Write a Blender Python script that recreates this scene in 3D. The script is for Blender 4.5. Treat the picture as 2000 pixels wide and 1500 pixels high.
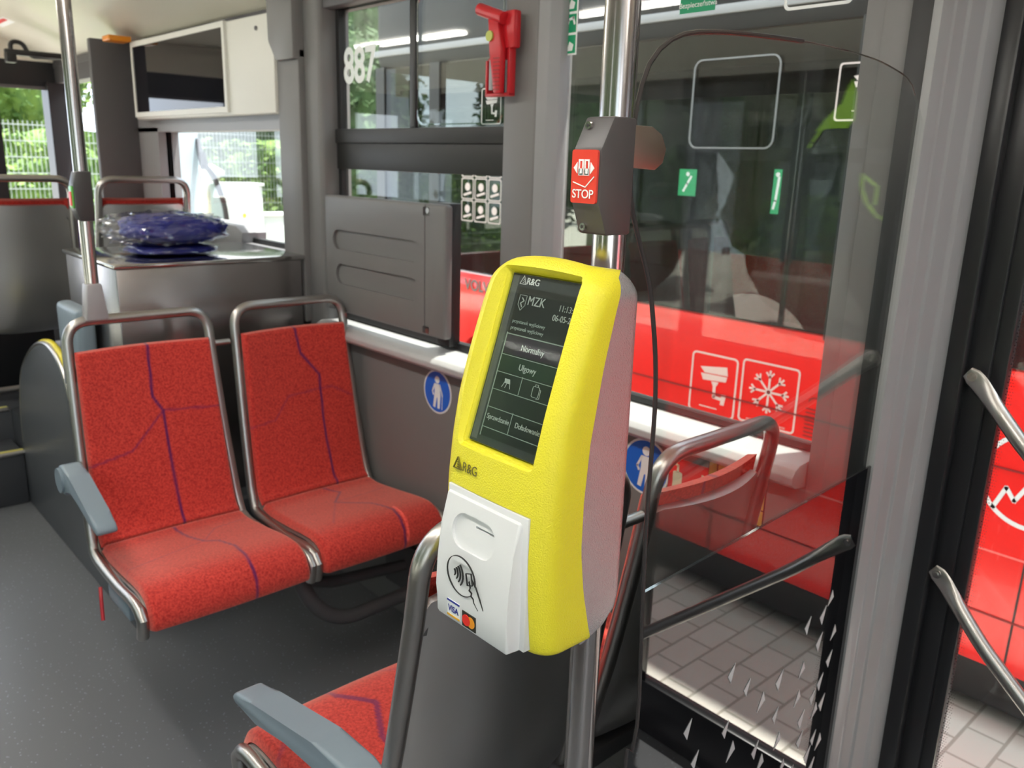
import bpy, bmesh, math, random
from mathutils import Vector, Matrix, noise
random.seed(7)
for o in list(bpy.data.objects): bpy.data.objects.remove(o)
C = bpy.context.scene.collection
SC = bpy.context.scene
# ------------------------------------------------------------------ camera
cam_d = bpy.data.cameras.new('camera'); cam = bpy.data.objects.new('camera', cam_d); C.objects.link(cam)
cam_d.sensor_width = 36; cam_d.lens = 1622.6 / 2000 * 36; cam_d.clip_start = 0.02; cam_d.clip_end = 200
cR = Vector((0.741578, -0.670212, 0.029621)); cU = Vector((0.150541, 0.209274, 0.966200)); cF = Vector((0.653758, 0.712053, -0.256087))
M = Matrix.Identity(4)
for i in range(3):
    M[i][0] = cR[i]; M[i][1] = cU[i]; M[i][2] = -cF[i]
M[2][3] = 1.6
cam.matrix_world = M
cam_d.dof.use_dof = True; cam_d.dof.focus_distance = 0.95; cam_d.dof.aperture_fstop = 9.0
SC.camera = cam
# ------------------------------------------------------------------ world, sun, exposure
w = bpy.data.worlds.new('sky'); SC.world = w; w.use_nodes = True
nt = w.node_tree; nt.nodes.clear()
out = nt.nodes.new('ShaderNodeOutputWorld'); bg = nt.nodes.new('ShaderNodeBackground')
tc = nt.nodes.new('ShaderNodeTexCoord'); nz = nt.nodes.new('ShaderNodeTexNoise'); nz.inputs['Scale'].default_value = 2.2; nz.inputs['Detail'].default_value = 4
rp = nt.nodes.new('ShaderNodeValToRGB'); rp.color_ramp.elements[0].position = .35; rp.color_ramp.elements[1].position = .65
rp.color_ramp.elements[0].color = (.62, .78, 1, 1); rp.color_ramp.elements[1].color = (1, .99, .97, 1)
nt.links.new(tc.outputs['Generated'], nz.inputs['Vector']); nt.links.new(nz.outputs['Fac'], rp.inputs['Fac'])
nt.links.new(rp.outputs['Color'], bg.inputs['Color']); bg.inputs['Strength'].default_value = 2.0
nt.links.new(bg.outputs[0], out.inputs[0])
sd = bpy.data.lights.new('sun', 'SUN'); sd.energy = 10.0; sd.angle = math.radians(1.2); sd.color = (1, .96, .9)
sun = bpy.data.objects.new('sun', sd); C.objects.link(sun)
sun.rotation_euler = Vector((0.20, -0.13, 1.0)).to_track_quat('Z', 'Y').to_euler()
SC.view_settings.view_transform = 'Standard'; SC.view_settings.look = 'None'; SC.view_settings.gamma = 1
SC.view_settings.exposure = 1.12; SC.view_settings.use_curve_mapping = False

# ------------------------------------------------------------------ materials
def _n(m, t): return m.node_tree.nodes.new(t)
def mat(name, col, rough=.5, metal=0, spec=.5, bump=None, var=None, emit=None, sheen=0, coat=0, trans=0):
    m = bpy.data.materials.new(name); m.use_nodes = True
    p = m.node_tree.nodes['Principled BSDF']; L = m.node_tree.links
    p.inputs['Base Color'].default_value = (*col, 1); p.inputs['Roughness'].default_value = rough
    p.inputs['Metallic'].default_value = metal; p.inputs['Specular IOR Level'].default_value = spec
    p.inputs['Coat Weight'].default_value = coat
    if sheen: p.inputs['Sheen Weight'].default_value = sheen; p.inputs['Sheen Roughness'].default_value = .4
    if emit: p.inputs['Emission Color'].default_value = (*emit[0], 1); p.inputs['Emission Strength'].default_value = emit[1]
    t = _n(m, 'ShaderNodeTexCoord')
    if var:   # (scale, second colour, low, high)
        z = _n(m, 'ShaderNodeTexNoise'); z.inputs['Scale'].default_value = var[0]; z.inputs['Detail'].default_value = 5
        r = _n(m, 'ShaderNodeValToRGB'); r.color_ramp.elements[0].position = var[2]; r.color_ramp.elements[1].position = var[3]
        r.color_ramp.elements[0].color = (*col, 1); r.color_ramp.elements[1].color = (*var[1], 1)
        L.new(t.outputs['Object'], z.inputs['Vector']); L.new(z.outputs['Fac'], r.inputs['Fac']); L.new(r.outputs['Color'], p.inputs['Base Color'])
    if bump:  # (scale, strength, distance)
        z = _n(m, 'ShaderNodeTexNoise'); z.inputs['Scale'].default_value = bump[0]; z.inputs['Detail'].default_value = 3
        b = _n(m, 'ShaderNodeBump'); b.inputs['Strength'].default_value = bump[1]; b.inputs['Distance'].default_value = bump[2]
        L.new(t.outputs['Object'], z.inputs['Vector']); L.new(z.outputs['Fac'], b.inputs['Height']); L.new(b.outputs[0], p.inputs['Normal'])
    return m
def glass(name, tint, f0=.04, rough=0.0):
    m = bpy.data.materials.new(name); m.use_nodes = True; N = m.node_tree.nodes; L = m.node_tree.links; N.clear()
    o = N.new('ShaderNodeOutputMaterial'); mx = N.new('ShaderNodeMixShader'); tr = N.new('ShaderNodeBsdfTransparent'); gl = N.new('ShaderNodeBsdfGlossy')
    tr.inputs[0].default_value = (*tint, 1); gl.inputs['Roughness'].default_value = rough
    lw = N.new('ShaderNodeLayerWeight'); lw.inputs['Blend'].default_value = .5
    pw = N.new('ShaderNodeMath'); pw.operation = 'POWER'; pw.inputs[1].default_value = 5
    ma = N.new('ShaderNodeMath'); ma.operation = 'MULTIPLY_ADD'; ma.inputs[1].default_value = 1 - f0; ma.inputs[2].default_value = f0
    L.new(lw.outputs['Facing'], pw.inputs[0]); L.new(pw.outputs[0], ma.inputs[0]); L.new(ma.outputs[0], mx.inputs[0])
    L.new(tr.outputs[0], mx.inputs[1]); L.new(gl.outputs[0], mx.inputs[2]); L.new(mx.outputs[0], o.inputs[0])
    return m
grey = mat('grey_plastic', (.17, .165, .165), .5, bump=(600, .15, .0006))
greylt = mat('light_grey_trim', (.27, .27, .28), .45)
ledge_m = mat('ledge_grey', (.46, .46, .47), .4)
greydk = mat('dark_grey_panel', (.09, .085, .09), .55)
floor_m = mat('floor_vinyl', (.13, .132, .14), .32, bump=(120, .1, .0006))
black = mat('black_rubber', (.012, .012, .013), .45)
blackg = mat('black_gloss', (.006, .006, .007), .08, spec=.6)
cream = mat('ceiling_cream', (.66, .63, .54), .35)
steel = mat('brushed_steel', (.60, .58, .56), .32, metal=1, bump=(40, .05, .001))
steelshell = mat('shell_steel', (.60, .585, .57), .36, metal=.9)
steeltube = mat('satin_steel_tube', (.46, .44, .42), .34, metal=1)
chrome = mat('pole_steel', (.62, .58, .56), .2, metal=1)
alu = mat('anodised_aluminium', (.30, .30, .305), .55)
yellow = mat('yellow_plastic', (.84, .75, .035), .33, spec=.5, bump=(560, .9, .0011))
silver = mat('silver_plastic', (.62, .60, .62), .27, metal=.7, bump=(560, .8, .0009))
white = mat('white_plastic', (.74, .75, .76), .38)
offw = mat('white_paint', (.7, .69, .64), .45, bump=(300, .15, .0004))
ink = mat('black_print', (.02, .02, .02), .5)
whitep = mat('white_print', (.8, .82, .82), .5)
bluegrey = mat('blue_grey_plastic', (.20, .25, .29), .4)
busred = mat('red_paint', (.88, .014, .010), .25, coat=.25)
hammerred = mat('red_plastic', (.52, .012, .02), .35)
signblue = mat('blue_print', (.01, .13, .62), .4)
signred = mat('red_print', (.68, .02, .02), .4)
signgreen = mat('green_print', (.0, .28, .12), .5)
signyel = mat('olive_yellow_print', (.42, .36, .07), .4)
lime = mat('lime_print', (.38, .72, .03), .5)
orange = mat('orange_plastic', (.75, .25, .01), .4)
curtain_m = mat('blue_curtain', (.01, .012, .16), .8)
nosing = mat('yellow_nosing', (.62, .56, .16), .45)
yel2 = mat('yellow_tape', (.75, .62, .02), .4)
paver = mat('paver', (.52, .49, .42), .85, var=(3, (.42, .39, .33), .35, .7))
asphalt = mat('asphalt', (.3, .29, .27), .9)
cpath = mat('concrete', (.6, .59, .56), .85)
grass = mat('grass', (.15, .26, .03), .9, var=(5, (.08, .16, .02), .35, .7))
leafm = mat('hedge_leaves', (.13, .21, .035), .8, var=(4, (.05, .11, .02), .35, .65))
leafd = mat('tree_leaves', (.035, .075, .018), .8, var=(2.5, (.014, .034, .01), .35, .65))
wallm = mat('render_cream', (.55, .5, .38), .9)
roofm = mat('roof_brown', (.12, .10, .085), .8)
fencem = mat('galvanised_wire', (.30, .33, .33), .5, metal=.3)
boxw = mat('utility_white', (.42, .46, .44), .5)
bagm = mat('blue_cloth', (.014, .020, .20), .6)
glass_clear = glass('clear_glass', (.97, .98, .97), .055)
glass_tint = glass('tinted_window_glass', (.90, .92, .89), .045)
glass_dark = glass('dark_tinted_glass', (.42, .43, .42), .04)
glass_door = glass('door_glass', (.93, .94, .93))
plasticfilm = glass('clear_plastic_film', (.90, .91, .96), .14, .12)
panelblack = mat('black_glass_panel', (.004, .004, .005), .0, spec=1.0); panelblack.node_tree.nodes['Principled BSDF'].inputs['IOR'].default_value = 1.9
fill_glow_m = mat('lamp_diffuser', (.9, .9, .88), .4, emit=((1, .97, .92), 16.0))  # glow of the fill strips added to brighten the interior

def film(name, col):   # thin vinyl sticker that also lets daylight through
    m = bpy.data.materials.new(name); m.use_nodes = True; N = m.node_tree.nodes; L = m.node_tree.links; N.clear()
    o = N.new('ShaderNodeOutputMaterial'); mx = N.new('ShaderNodeMixShader'); a = N.new('ShaderNodeBsdfDiffuse'); b = N.new('ShaderNodeBsdfTranslucent')
    a.inputs[0].default_value = (*col, 1); b.inputs[0].default_value = (*col, 1); mx.inputs[0].default_value = .5
    L.new(a.outputs[0], mx.inputs[1]); L.new(b.outputs[0], mx.inputs[2]); L.new(mx.outputs[0], o.inputs[0]); return m
def fabric():
    m = bpy.data.materials.new('red_seat_fabric'); m.use_nodes = True; N = m.node_tree.nodes; L = m.node_tree.links
    p = N['Principled BSDF']; p.inputs['Roughness'].default_value = .9; p.inputs['Specular IOR Level'].default_value = .15
    p.inputs['Sheen Weight'].default_value = 1.0; p.inputs['Sheen Roughness'].default_value = .5; p.inputs['Sheen Tint'].default_value = (1, .5, .42, 1)
    t = N.new('ShaderNodeTexCoord')
    z = N.new('ShaderNodeTexNoise'); z.inputs['Scale'].default_value = 170; z.inputs['Detail'].default_value = 6; z.inputs['Roughness'].default_value = .65
    r = N.new('ShaderNodeValToRGB'); e = r.color_ramp.elements
    e[0].position = .33; e[0].color = (.36, .012, .013, 1); e[1].position = .60; e[1].color = (.68, .062, .045, 1)
    a = N.new('ShaderNodeAttribute'); a.attribute_name = 'pattern'
    mx = N.new('ShaderNodeMix'); mx.data_type = 'RGBA'; mx.inputs['B'].default_value = (.09, .008, .10, 1)
    L.new(t.outputs['Object'], z.inputs['Vector']); L.new(z.outputs['Fac'], r.inputs['Fac'])
    L.new(r.outputs['Color'], mx.inputs['A']); L.new(a.outputs['Fac'], mx.inputs['Factor']); L.new(mx.outputs['Result'], p.inputs['Base Color'])
    b = N.new('ShaderNodeBump'); b.inputs['Strength'].default_value = .4; b.inputs['Distance'].default_value = .0015
    L.new(z.outputs['Fac'], b.inputs['Height']); L.new(b.outputs[0], p.inputs['Normal'])
    return m
fab = fabric()
def speckle(m, scale, col, cut):   # light flecks in the vinyl
    N = m.node_tree.nodes; L = m.node_tree.links; p = N['Principled BSDF']
    t = N.new('ShaderNodeTexCoord'); v = N.new('ShaderNodeTexVoronoi'); v.inputs['Scale'].default_value = scale
    r = N.new('ShaderNodeValToRGB'); r.color_ramp.elements[0].position = cut; r.color_ramp.elements[0].color = (*col, 1)
    r.color_ramp.elements[1].position = cut + .04; r.color_ramp.elements[1].color = p.inputs['Base Color'].default_value
    L.new(t.outputs['Object'], v.inputs['Vector']); L.new(v.outputs['Distance'], r.inputs['Fac']); L.new(r.outputs['Color'], p.inputs['Base Color'])
speckle(floor_m, 60, (.28, .30, .34), .11)
def bricks(m, w_, h_):
    N = m.node_tree.nodes; L = m.node_tree.links; p = N['Principled BSDF']
    t = N.new('ShaderNodeTexCoord'); b = N.new('ShaderNodeTexBrick'); b.inputs['Scale'].default_value = 1
    b.inputs['Brick Width'].default_value = w_; b.inputs['Row Height'].default_value = h_; b.inputs['Mortar Size'].default_value = .006
    b.inputs['Color1'].default_value = (.62, .60, .54, 1); b.inputs['Color2'].default_value = (.54, .52, .46, 1); b.inputs['Mortar'].default_value = (.36, .34, .29, 1)
    L.new(t.outputs['Object'], b.inputs['Vector']); L.new(b.outputs['Color'], p.inputs['Base Color'])
bricks(paver, .2, .13)

# ------------------------------------------------------------------ mesh helpers
def obj(name, bm, m, parent=None, smooth=35, label=None):
    me = bpy.data.meshes.new(name)
    bmesh.ops.recalc_face_normals(bm, faces=bm.faces[:])
    bm.to_mesh(me); bm.free()
    me.materials.append(m)
    if smooth is not None:
        me.shade_smooth(); me.set_sharp_from_angle(angle=math.radians(smooth))
    o = bpy.data.objects.new(name, me); C.objects.link(o)
    if parent is not None: o.parent = parent; o.matrix_parent_inverse = parent.matrix_basis.inverted()
    if label: o['label'] = label
    return o
def thing(name, label, cat, loc=(0, 0, 0), group=None):
    o = bpy.data.objects.new(name, None); C.objects.link(o); o.location = loc; o.empty_display_size = .05
    o['label'] = label; o['category'] = cat
    if group: o['group'] = group
    return o
def tag(o, label, cat, group=None, kind=None):
    o['label'] = label; o['category'] = cat
    if group: o['group'] = group
    if kind: o['kind'] = kind
    return o
def struct(name, bm, m, label, cat, smooth=35):
    o = obj(name, bm, m, None, smooth); o['kind'] = 'structure'; o['label'] = label; o['category'] = cat
    return o
def B(): return bmesh.new()
def box(bm, a, b, bev=0, seg=2):
    x0, x1 = sorted((a[0], b[0])); y0, y1 = sorted((a[1], b[1])); z0, z1 = sorted((a[2], b[2]))
    vs = [bm.verts.new(v) for v in ((x0,y0,z0),(x1,y0,z0),(x1,y1,z0),(x0,y1,z0),(x0,y0,z1),(x1,y0,z1),(x1,y1,z1),(x0,y1,z1))]
    fs = [bm.faces.new([vs[i] for i in f]) for f in ((0,3,2,1),(4,5,6,7),(0,1,5,4),(1,2,6,5),(2,3,7,6),(3,0,4,7))]
    if bev:
        es = list({e for f in fs for e in f.edges}); bmesh.ops.bevel(bm, geom=es, offset=bev, segments=seg, profile=.5, affect='EDGES')
    return bm
def prism(bm, pts, axis, a, b, bev=0, seg=2):
    """pts: 2-D outline in the two other axes (x,y,z order)"""
    def mk(p, t):
        return {'x': (t, p[0], p[1]), 'y': (p[0], t, p[1]), 'z': (p[0], p[1], t)}[axis]
    A = [bm.verts.new(mk(p, a)) for p in pts]; Bv = [bm.verts.new(mk(p, b)) for p in pts]; n = len(pts)
    fs = [bm.faces.new(A[::-1]), bm.faces.new(Bv)] + [bm.faces.new((A[i], A[(i+1) % n], Bv[(i+1) % n], Bv[i])) for i in range(n)]
    if bev:
        es = list({e for f in fs for e in f.edges}); bmesh.ops.bevel(bm, geom=es, offset=bev, segments=seg, profile=.5, affect='EDGES')
    return bm
def fillet(pts, r, n=8):
    P = [Vector(p) for p in pts]; out = [P[0]]
    for i in range(1, len(P)-1):
        a = (P[i-1]-P[i]); b = (P[i+1]-P[i]); rr = r[i] if isinstance(r, (list, tuple)) else r
        d = min(rr, a.length*.49, b.length*.49); A = P[i]+a.normalized()*d; Bq = P[i]+b.normalized()*d
        for k in range(n+1):
            t = k/n; out.append(A*(1-t)**2 + P[i]*2*t*(1-t) + Bq*t**2)
    out.append(P[-1]); return out
def tube(bm, pts, r, seg=14, cap=True):
    P = [Vector(p) for p in pts]; rings = []; n = len(P); T0 = None; N = None
    for i, p in enumerate(P):
        T = (P[min(i+1, n-1)]-P[max(i-1, 0)]).normalized()
        if N is None:
            N = T.orthogonal().normalized()
        else:
            N = (N - T*N.dot(T)).normalized()
        Bn = T.cross(N); rr = r(i/(n-1)) if callable(r) else r
        rings.append([bm.verts.new(p + (N*math.cos(2*math.pi*k/seg)+Bn*math.sin(2*math.pi*k/seg))*rr) for k in range(seg)])
    for i in range(n-1):
        for k in range(seg): bm.faces.new((rings[i][k], rings[i][(k+1) % seg], rings[i+1][(k+1) % seg], rings[i+1][k]))
    if cap: bm.faces.new(rings[0][::-1]); bm.faces.new(rings[-1])
    return bm
def cyl(bm, p0, p1, r, seg=24):
    return tube(bm, [p0, p1], r, seg)
def rounded(w_, h_, r, n=5, cx=0, cy=0):
    P = []
    for sx, sy, a0 in ((1, 1, 0), (-1, 1, 90), (-1, -1, 180), (1, -1, 270)):
        for k in range(n+1):
            a = math.radians(a0 + 90*k/n); P.append((cx+sx*(w_/2-r)+r*math.cos(a), cy+sy*(h_/2-r)+r*math.sin(a)))
    return P
class Plane:
    """a flat place for printed marks: origin, right, up; normal points to the reader"""
    def __init__(s, o, r, u): s.o = Vector(o); s.r = Vector(r).normalized(); s.u = Vector(u).normalized(); s.n = s.r.cross(s.u)
    def p(s, u, v, h=0): return s.o + s.r*u + s.u*v + s.n*h
    def poly(s, bm, pts, h=0.0006, h0=0.0):
        A = [bm.verts.new(s.p(x, y, h0)) for x, y in pts]; Bv = [bm.verts.new(s.p(x, y, h)) for x, y in pts]; n = len(pts)
        bm.faces.new(A); bm.faces.new(Bv[::-1])
        for i in range(n): bm.faces.new((A[i], A[(i+1) % n], Bv[(i+1) % n], Bv[i]))
    def line(s, bm, pts, w_, h=0.0008, h0=0.0, closed=False):
        n = len(pts)
        for i in range(n if closed else n-1):
            a = Vector(pts[i]); b = Vector(pts[(i+1) % n]); d = (b-a)
            if d.length < 1e-6: continue
            d.normalize(); q = Vector((-d.y, d.x))*w_/2; e = d*w_*.3
            s.poly(bm, [tuple(a-q-e), tuple(b-q+e), tuple(b+q+e), tuple(a+q-e)], h, h0)
    def ring(s, bm, pts, pts2, h=.0008, h0=0.0):
        n = len(pts); V = [[bm.verts.new(s.p(x, y, z)) for x, y in L_] for L_ in (pts, pts2) for z in (h0, h)]
        for i in range(n):
            j = (i+1) % n
            bm.faces.new((V[0][i], V[0][j], V[1][j], V[1][i])); bm.faces.new((V[2][i], V[3][i], V[3][j], V[2][j]))
            bm.faces.new((V[1][i], V[1][j], V[3][j], V[3][i])); bm.faces.new((V[0][i], V[2][i], V[2][j], V[0][j]))
    def mat4(s, u, v, h): 
        m = Matrix.Identity(4); p = s.p(u, v, h)
        for i in range(3): m[i][0] = s.r[i]; m[i][1] = s.u[i]; m[i][2] = s.n[i]; m[i][3] = p[i]
        return m
def circ(cx, cy, r, n=28, ry=None): return [(cx+r*math.cos(2*math.pi*k/n), cy+(ry or r)*math.sin(2*math.pi*k/n)) for k in range(n)]
def text(parent, name, s, pl, u, v, size, m, h=.0006, bold=0, align='LEFT', sx=1, rot=0):
    cu = bpy.data.curves.new(name, 'FONT'); cu.body = s; cu.size = size; cu.extrude = .0002; cu.offset = bold; cu.align_x = align
    t = bpy.data.objects.new('t', cu); C.objects.link(t)
    me = bpy.data.meshes.new_from_object(t.evaluated_get(bpy.context.evaluated_depsgraph_get()))
    bpy.data.objects.remove(t)
    me.transform(pl.mat4(u, v, h) @ Matrix.Rotation(rot, 4, 'Z') @ Matrix.Scale(sx, 4, (1, 0, 0)))
    me.materials.clear(); me.materials.append(m)
    o = bpy.data.objects.new(name, me); C.objects.link(o)
    if parent is not None: o.parent = parent; o.matrix_parent_inverse = parent.matrix_basis.inverted()
    return o
def lerp_tab(tab, z):
    if z <= tab[0][0]: return tab[0][1]
    for (a, x), (b, y) in zip(tab, tab[1:]):
        if z <= b:
            t = (z-a)/(b-a); return x+(y-x)*t
    return tab[-1][1]
def smooth_path(pts, n):
    """Catmull-Rom resample, 2-D"""
    P = [Vector(p) for p in pts]; P = [2*P[0]-P[1]] + P + [2*P[-1]-P[-2]]; out = []
    for i in range(1, len(P)-2):
        for k in range(12):
            t = k/12; a, b, c, d = P[i-1], P[i], P[i+1], P[i+2]
            out.append(.5*((2*b)+(c-a)*t+(2*a-5*b+4*c-d)*t*t+(3*b-a-3*c+d)*t**3))
    out.append(P[-2])
    L_ = [0]
    for a, b in zip(out, out[1:]): L_.append(L_[-1]+(b-a).length)
    res = []; j = 0
    for k in range(n):
        s = L_[-1]*k/(n-1)
        while j < len(L_)-2 and L_[j+1] < s: j += 1
        t = (s-L_[j])/max(1e-9, L_[j+1]-L_[j]); res.append(out[j].lerp(out[j+1], min(1, max(0, t))))
    return res
def solid(bm_src, cutters):
    """difference of closed meshes"""
    def tmp(bm, n):
        me = bpy.data.meshes.new(n); bmesh.ops.recalc_face_normals(bm, faces=bm.faces[:]); bm.to_mesh(me); bm.free(); o = bpy.data.objects.new(n, me); C.objects.link(o); return o
    a = tmp(bm_src, 'a'); cs = [tmp(c, 'c') for c in cutters]
    for c in cs:
        md = a.modifiers.new('b', 'BOOLEAN'); md.operation = 'DIFFERENCE'; md.object = c; md.solver = 'EXACT'
    bpy.context.view_layer.update()
    me = bpy.data.meshes.new_from_object(a.evaluated_get(bpy.context.evaluated_depsgraph_get()))
    for o in [a]+cs: bpy.data.objects.remove(o)
    bm = B(); bm.from_mesh(me); bpy.data.meshes.remove(me); return bm
WR = Plane((1.56, 0, 0), (0, -1, 0), (0, 0, 1))      # right wall face, reader inside the bus: u = -y

# ------------------------------------------------------------------ setting: bus shell
XW = 1.56
struct('floor', box(B(), (-1.0, -3, -.06), (1.75, 6.2, 0)), floor_m, 'dark grey speckled vinyl bus floor', 'floor')
bm = B()
pr = [(-1.0, 2.10), (-.75, 2.26), (-.5, 2.31), (.9, 2.31), (1.15, 2.28), (1.40, 2.20), (1.52, 2.135), (1.56, 2.13), (1.70, 2.13), (1.70, 2.5), (-1.0, 2.5)]
prism(bm, pr, 'y', -3, 6.3)
struct('ceiling', bm, cream, 'cream curved bus ceiling', 'ceiling')
# lower wall, with the door opening y -0.75..0.60
struct('wall_right', box(B(), (XW, .775, 0), (1.66, 4.62, 1.0), .004), grey, 'grey lower side wall below the windows', 'wall')
bm = B(); prism(bm, [(1.500, .982), (1.498, .998), (1.508, 1.012), (1.525, 1.02), (1.64, 1.03), (1.64, .97), (1.555, .966), (1.515, .970)], 'y', .78, 2.72, .003)
struct('trim_1', bm, ledge_m, 'light grey window ledge along the side wall', 'ledge')
bm = B(); prism(bm, [(1.55, 1.635), (1.55, 1.755), (1.66, 1.755), (1.66, 1.612), (1.57, 1.622)], 'z', 1.0, 2.16, .004)
struct('trim_2', bm, grey, 'grey pillar between the two side windows, red hammer mounted on it', 'pillar')
bm = B(); prism(bm, [(1.552, 1.632), (1.56, 1.60), (1.585, 1.582), (1.62, 1.580), (1.62, 1.625), (1.57, 1.64)], 'z', 1.01, 2.16, .002)
struct('trim_3', bm, greylt, 'light grey edge strip of the pillar beside the big window', 'trim')
bm = B(); box(bm, (1.535, 2.70, .93), (1.66, 2.83, 2.16), .02, 3); box(bm, (1.56, 2.705, .93), (1.66, 2.74, 2.16), .004)
box(bm, (1.545, 2.80, .93), (1.66, 3.01, 2.16), .012)
struct('trim_4', bm, grey, 'grey pillar beside the overhead display cabinet', 'pillar')
bm = B(); prism(bm, [(2.80, 2.16), (2.99, 2.16), (2.985, 2.0), (2.93, 1.93), (2.80, 1.93)], 'x', 1.49, 1.56, .01)
prism(bm, [(2.80, 1.97), (2.96, 1.97), (2.955, 1.70), (2.955, 1.0), (2.80, 1.0)], 'x', 1.51, 1.56, .008)
struct('trim_5', bm, grey, 'grey stepped cover on the pillar, wider at the top', 'pillar cover')
# pillar by the door
bm = B(); box(bm, (1.545, .735, .0), (1.66, .775, 2.16), .004); box(bm, (1.54, .684, .0), (1.66, .74, 2.16), .006)
struct('trim_6', bm, grey, 'grey door pillar behind the clear partition', 'pillar')
struct('trim_7', box(B(), (1.528, .648, 0), (1.63, .686, 2.16), .003), black, 'black rubber seal between door pillar and aluminium profile', 'seal')
bm = B(); prism(bm, [(1.522, .632), (1.528, .650), (1.75, .650), (1.75, .600), (1.70, .598), (1.655, .604), (1.648, .612), (1.60, .616), (1.596, .622), (1.56, .624), (1.556, .628)], 'z', 0, 2.16, .002)
struct('trim_8', bm, alu, 'grooved aluminium door profile right of the partition', 'door profile')
struct('trim_9', box(B(), (1.62, -1.3, 2.10), (1.80, .61, 2.2), .005), greydk, 'dark door header above the closed door', 'door header')
struct('trim_10', box(B(), (1.555, .66, 2.09), (1.66, 6.0, 2.14), .004), greydk, 'dark strip above the side windows', 'trim')
# small window wall beyond the pillar
bm = B(); box(bm, (1.56, 3.0, 1.70), (1.66, 4.6, 2.12)); box(bm, (1.56, 4.32, .93), (1.66, 4.62, 1.72)); box(bm, (1.56, 3.0, .99), (1.66, 4.6, 1.24))
prism(bm, [(3.42, 1.22), (3.40, 1.285), (3.46, 1.31), (4.35, 1.31), (4.35, 1.22)], 'x', 1.545, 1.66, .006)
struct('trim_11', bm, greylt, 'light grey surround of the small window behind the metal box', 'window surround')
# opposite side and ends
bm = B()
for a, b in (((-1.0, -3, 0), (-.92, 6, .62)), ((-1.0, -3, 2.0), (-.92, 6, 2.16))): box(bm, a, b)
for y in (-3, -1.6, -.1, 1.4, 2.9, 4.4, 5.9): box(bm, (-1.0, y, .6), (-.92, y+.12, 2.1))
struct('wall_left', bm, greydk, 'opposite bus wall with wide window openings', 'wall')
struct('wall_back', box(B(), (-1.0, -3.1, 0), (1.66, -3.0, 2.4)), grey, 'grey wall behind the viewer', 'wall')
bm = B(); box(bm, (1.56, -3, 0), (1.66, -.70, 1.0)); box(bm, (1.56, -3, 1.9), (1.66, -.70, 2.2)); box(bm, (1.56, -.78, 0), (1.76, -.66, 2.2))
struct('trim_12', bm, grey, 'side wall behind the door', 'wall')
# front end
bm = B(); box(bm, (-1, 6.0, 1.97), (1.7, 6.1, 2.13)); box(bm, (-1, 6.0, 0), (1.7, 6.1, 1.0)); box(bm, (1.13, 6.0, 1.0), (1.235, 6.1, 2.0)); box(bm, (1.50, 5.95, 1.0), (1.60, 6.1, 2.0))
box(bm, (.2, 6, 1), (.3, 6.1, 2))
struct('wall_front', bm, black, 'black bulkhead at the far end of the bus', 'wall')
struct('trim_13', box(B(), (-1, 5.98, 2.12), (1.7, 6.1, 2.33)), cream, 'cream fascia above the far bulkhead', 'fascia')
struct('trim_14', box(B(), (-1, 5.985, 1.955), (1.5, 6.0, 1.975)), greydk, 'thin grey rail under the black bulkhead', 'trim')
bm = B(); box(bm, (1.56, 4.62, 0), (1.66, 6.1, 1.0)); box(bm, (1.56, 4.62, 2.0), (1.66, 6.1, 2.16)); box(bm, (1.58, 4.62, 1.0), (1.66, 4.9, 2.0))
struct('trim_15', bm, greydk, 'dark side wall beyond the grey upright panel', 'wall')
tag(obj('divider_panel', box(B(), (1.36, 4.58, .3), (1.56, 4.62, 2.13), .006), greydk), 'tall dark grey upright panel beside the overhead cabinet', 'panel')

# ------------------------------------------------------------------ windows
def frame(bm, x0, x1, y0, y1, z0, z1, t):
    box(bm, (x0, y0, z0), (x1, y0+t, z1)); box(bm, (x0, y1-t, z0), (x1, y1, z1)); box(bm, (x0, y0+t, z0), (x1, y1-t, z0+t)); box(bm, (x0, y0+t, z1-t), (x1, y1-t, z1))
def window(n, y0, y1, z0, z1, label, t=.02, gm=glass_tint):
    r = bpy.data.objects.new('window_%d' % n, None); C.objects.link(r); r.location = (1.61, (y0+y1)/2, z0); r['kind'] = 'structure'; r['label'] = label; r['category'] = 'window'
    b = B(); frame(b, 1.598, 1.625, y0, y1, z0, z1, t); obj('window_frame', b, black, r)
    obj('glass_pane', box(B(), (1.610, y0+t, z0+t), (1.615, y1-t, z1-t)), gm, r)
    return r
w1 = window(1, .775, 1.62, 1.03, 2.13, 'big clear side window above the ledge, behind the partition', .014)
w2 = window(2, 1.745, 2.69, 1.03, 2.11, 'side window with sliding top pane left of the red hammer')
w3 = window(3, 3.0, 4.34, 1.24, 1.72, 'small low window behind the metal box with fence outside', .02, glass_door)
# parts of window 2: dark horizontal bars, sliding pane outlines
obj('cross_bar', box(B(), (1.592, 1.75, 1.565), (1.61, 2.69, 1.652), .002), mat('bar_grey', (.010, .010, .0095), .5), w2)
obj('cross_bar', box(B(), (1.585, 1.75, 1.652), (1.61, 2.69, 1.70), .004), mat('bar_dark', (.013, .013, .014), .5), w2)
obj('mullion', box(B(), (1.598, 2.225, 1.70), (1.61, 2.255, 2.10), .002), black, w2)
b = B(); P2 = Plane((1.604, 0, 0), (0, -1, 0), (0, 0, 1))
P2.ring(b, rounded(.40, .375, .03, cx=-2.02, cy=1.895), rounded(.392, .367, .028, cx=-2.02, cy=1.895), .003)
obj('pane_edge', b, glass('pane_edge_glass', (.7, .75, .72), .25), w2)
b = B(); box(b, (1.57, 1.80, 1.78), (1.612, 1.845, 1.875), .004); obj('window_latch', b, blackg, w2)
obj('side_bar', box(B(), (1.566, 2.0, 1.04), (1.609, 2.07, 1.48), .004), black, w2)  # black strip standing in for the shadow gap beside the ribbed cover
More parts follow.
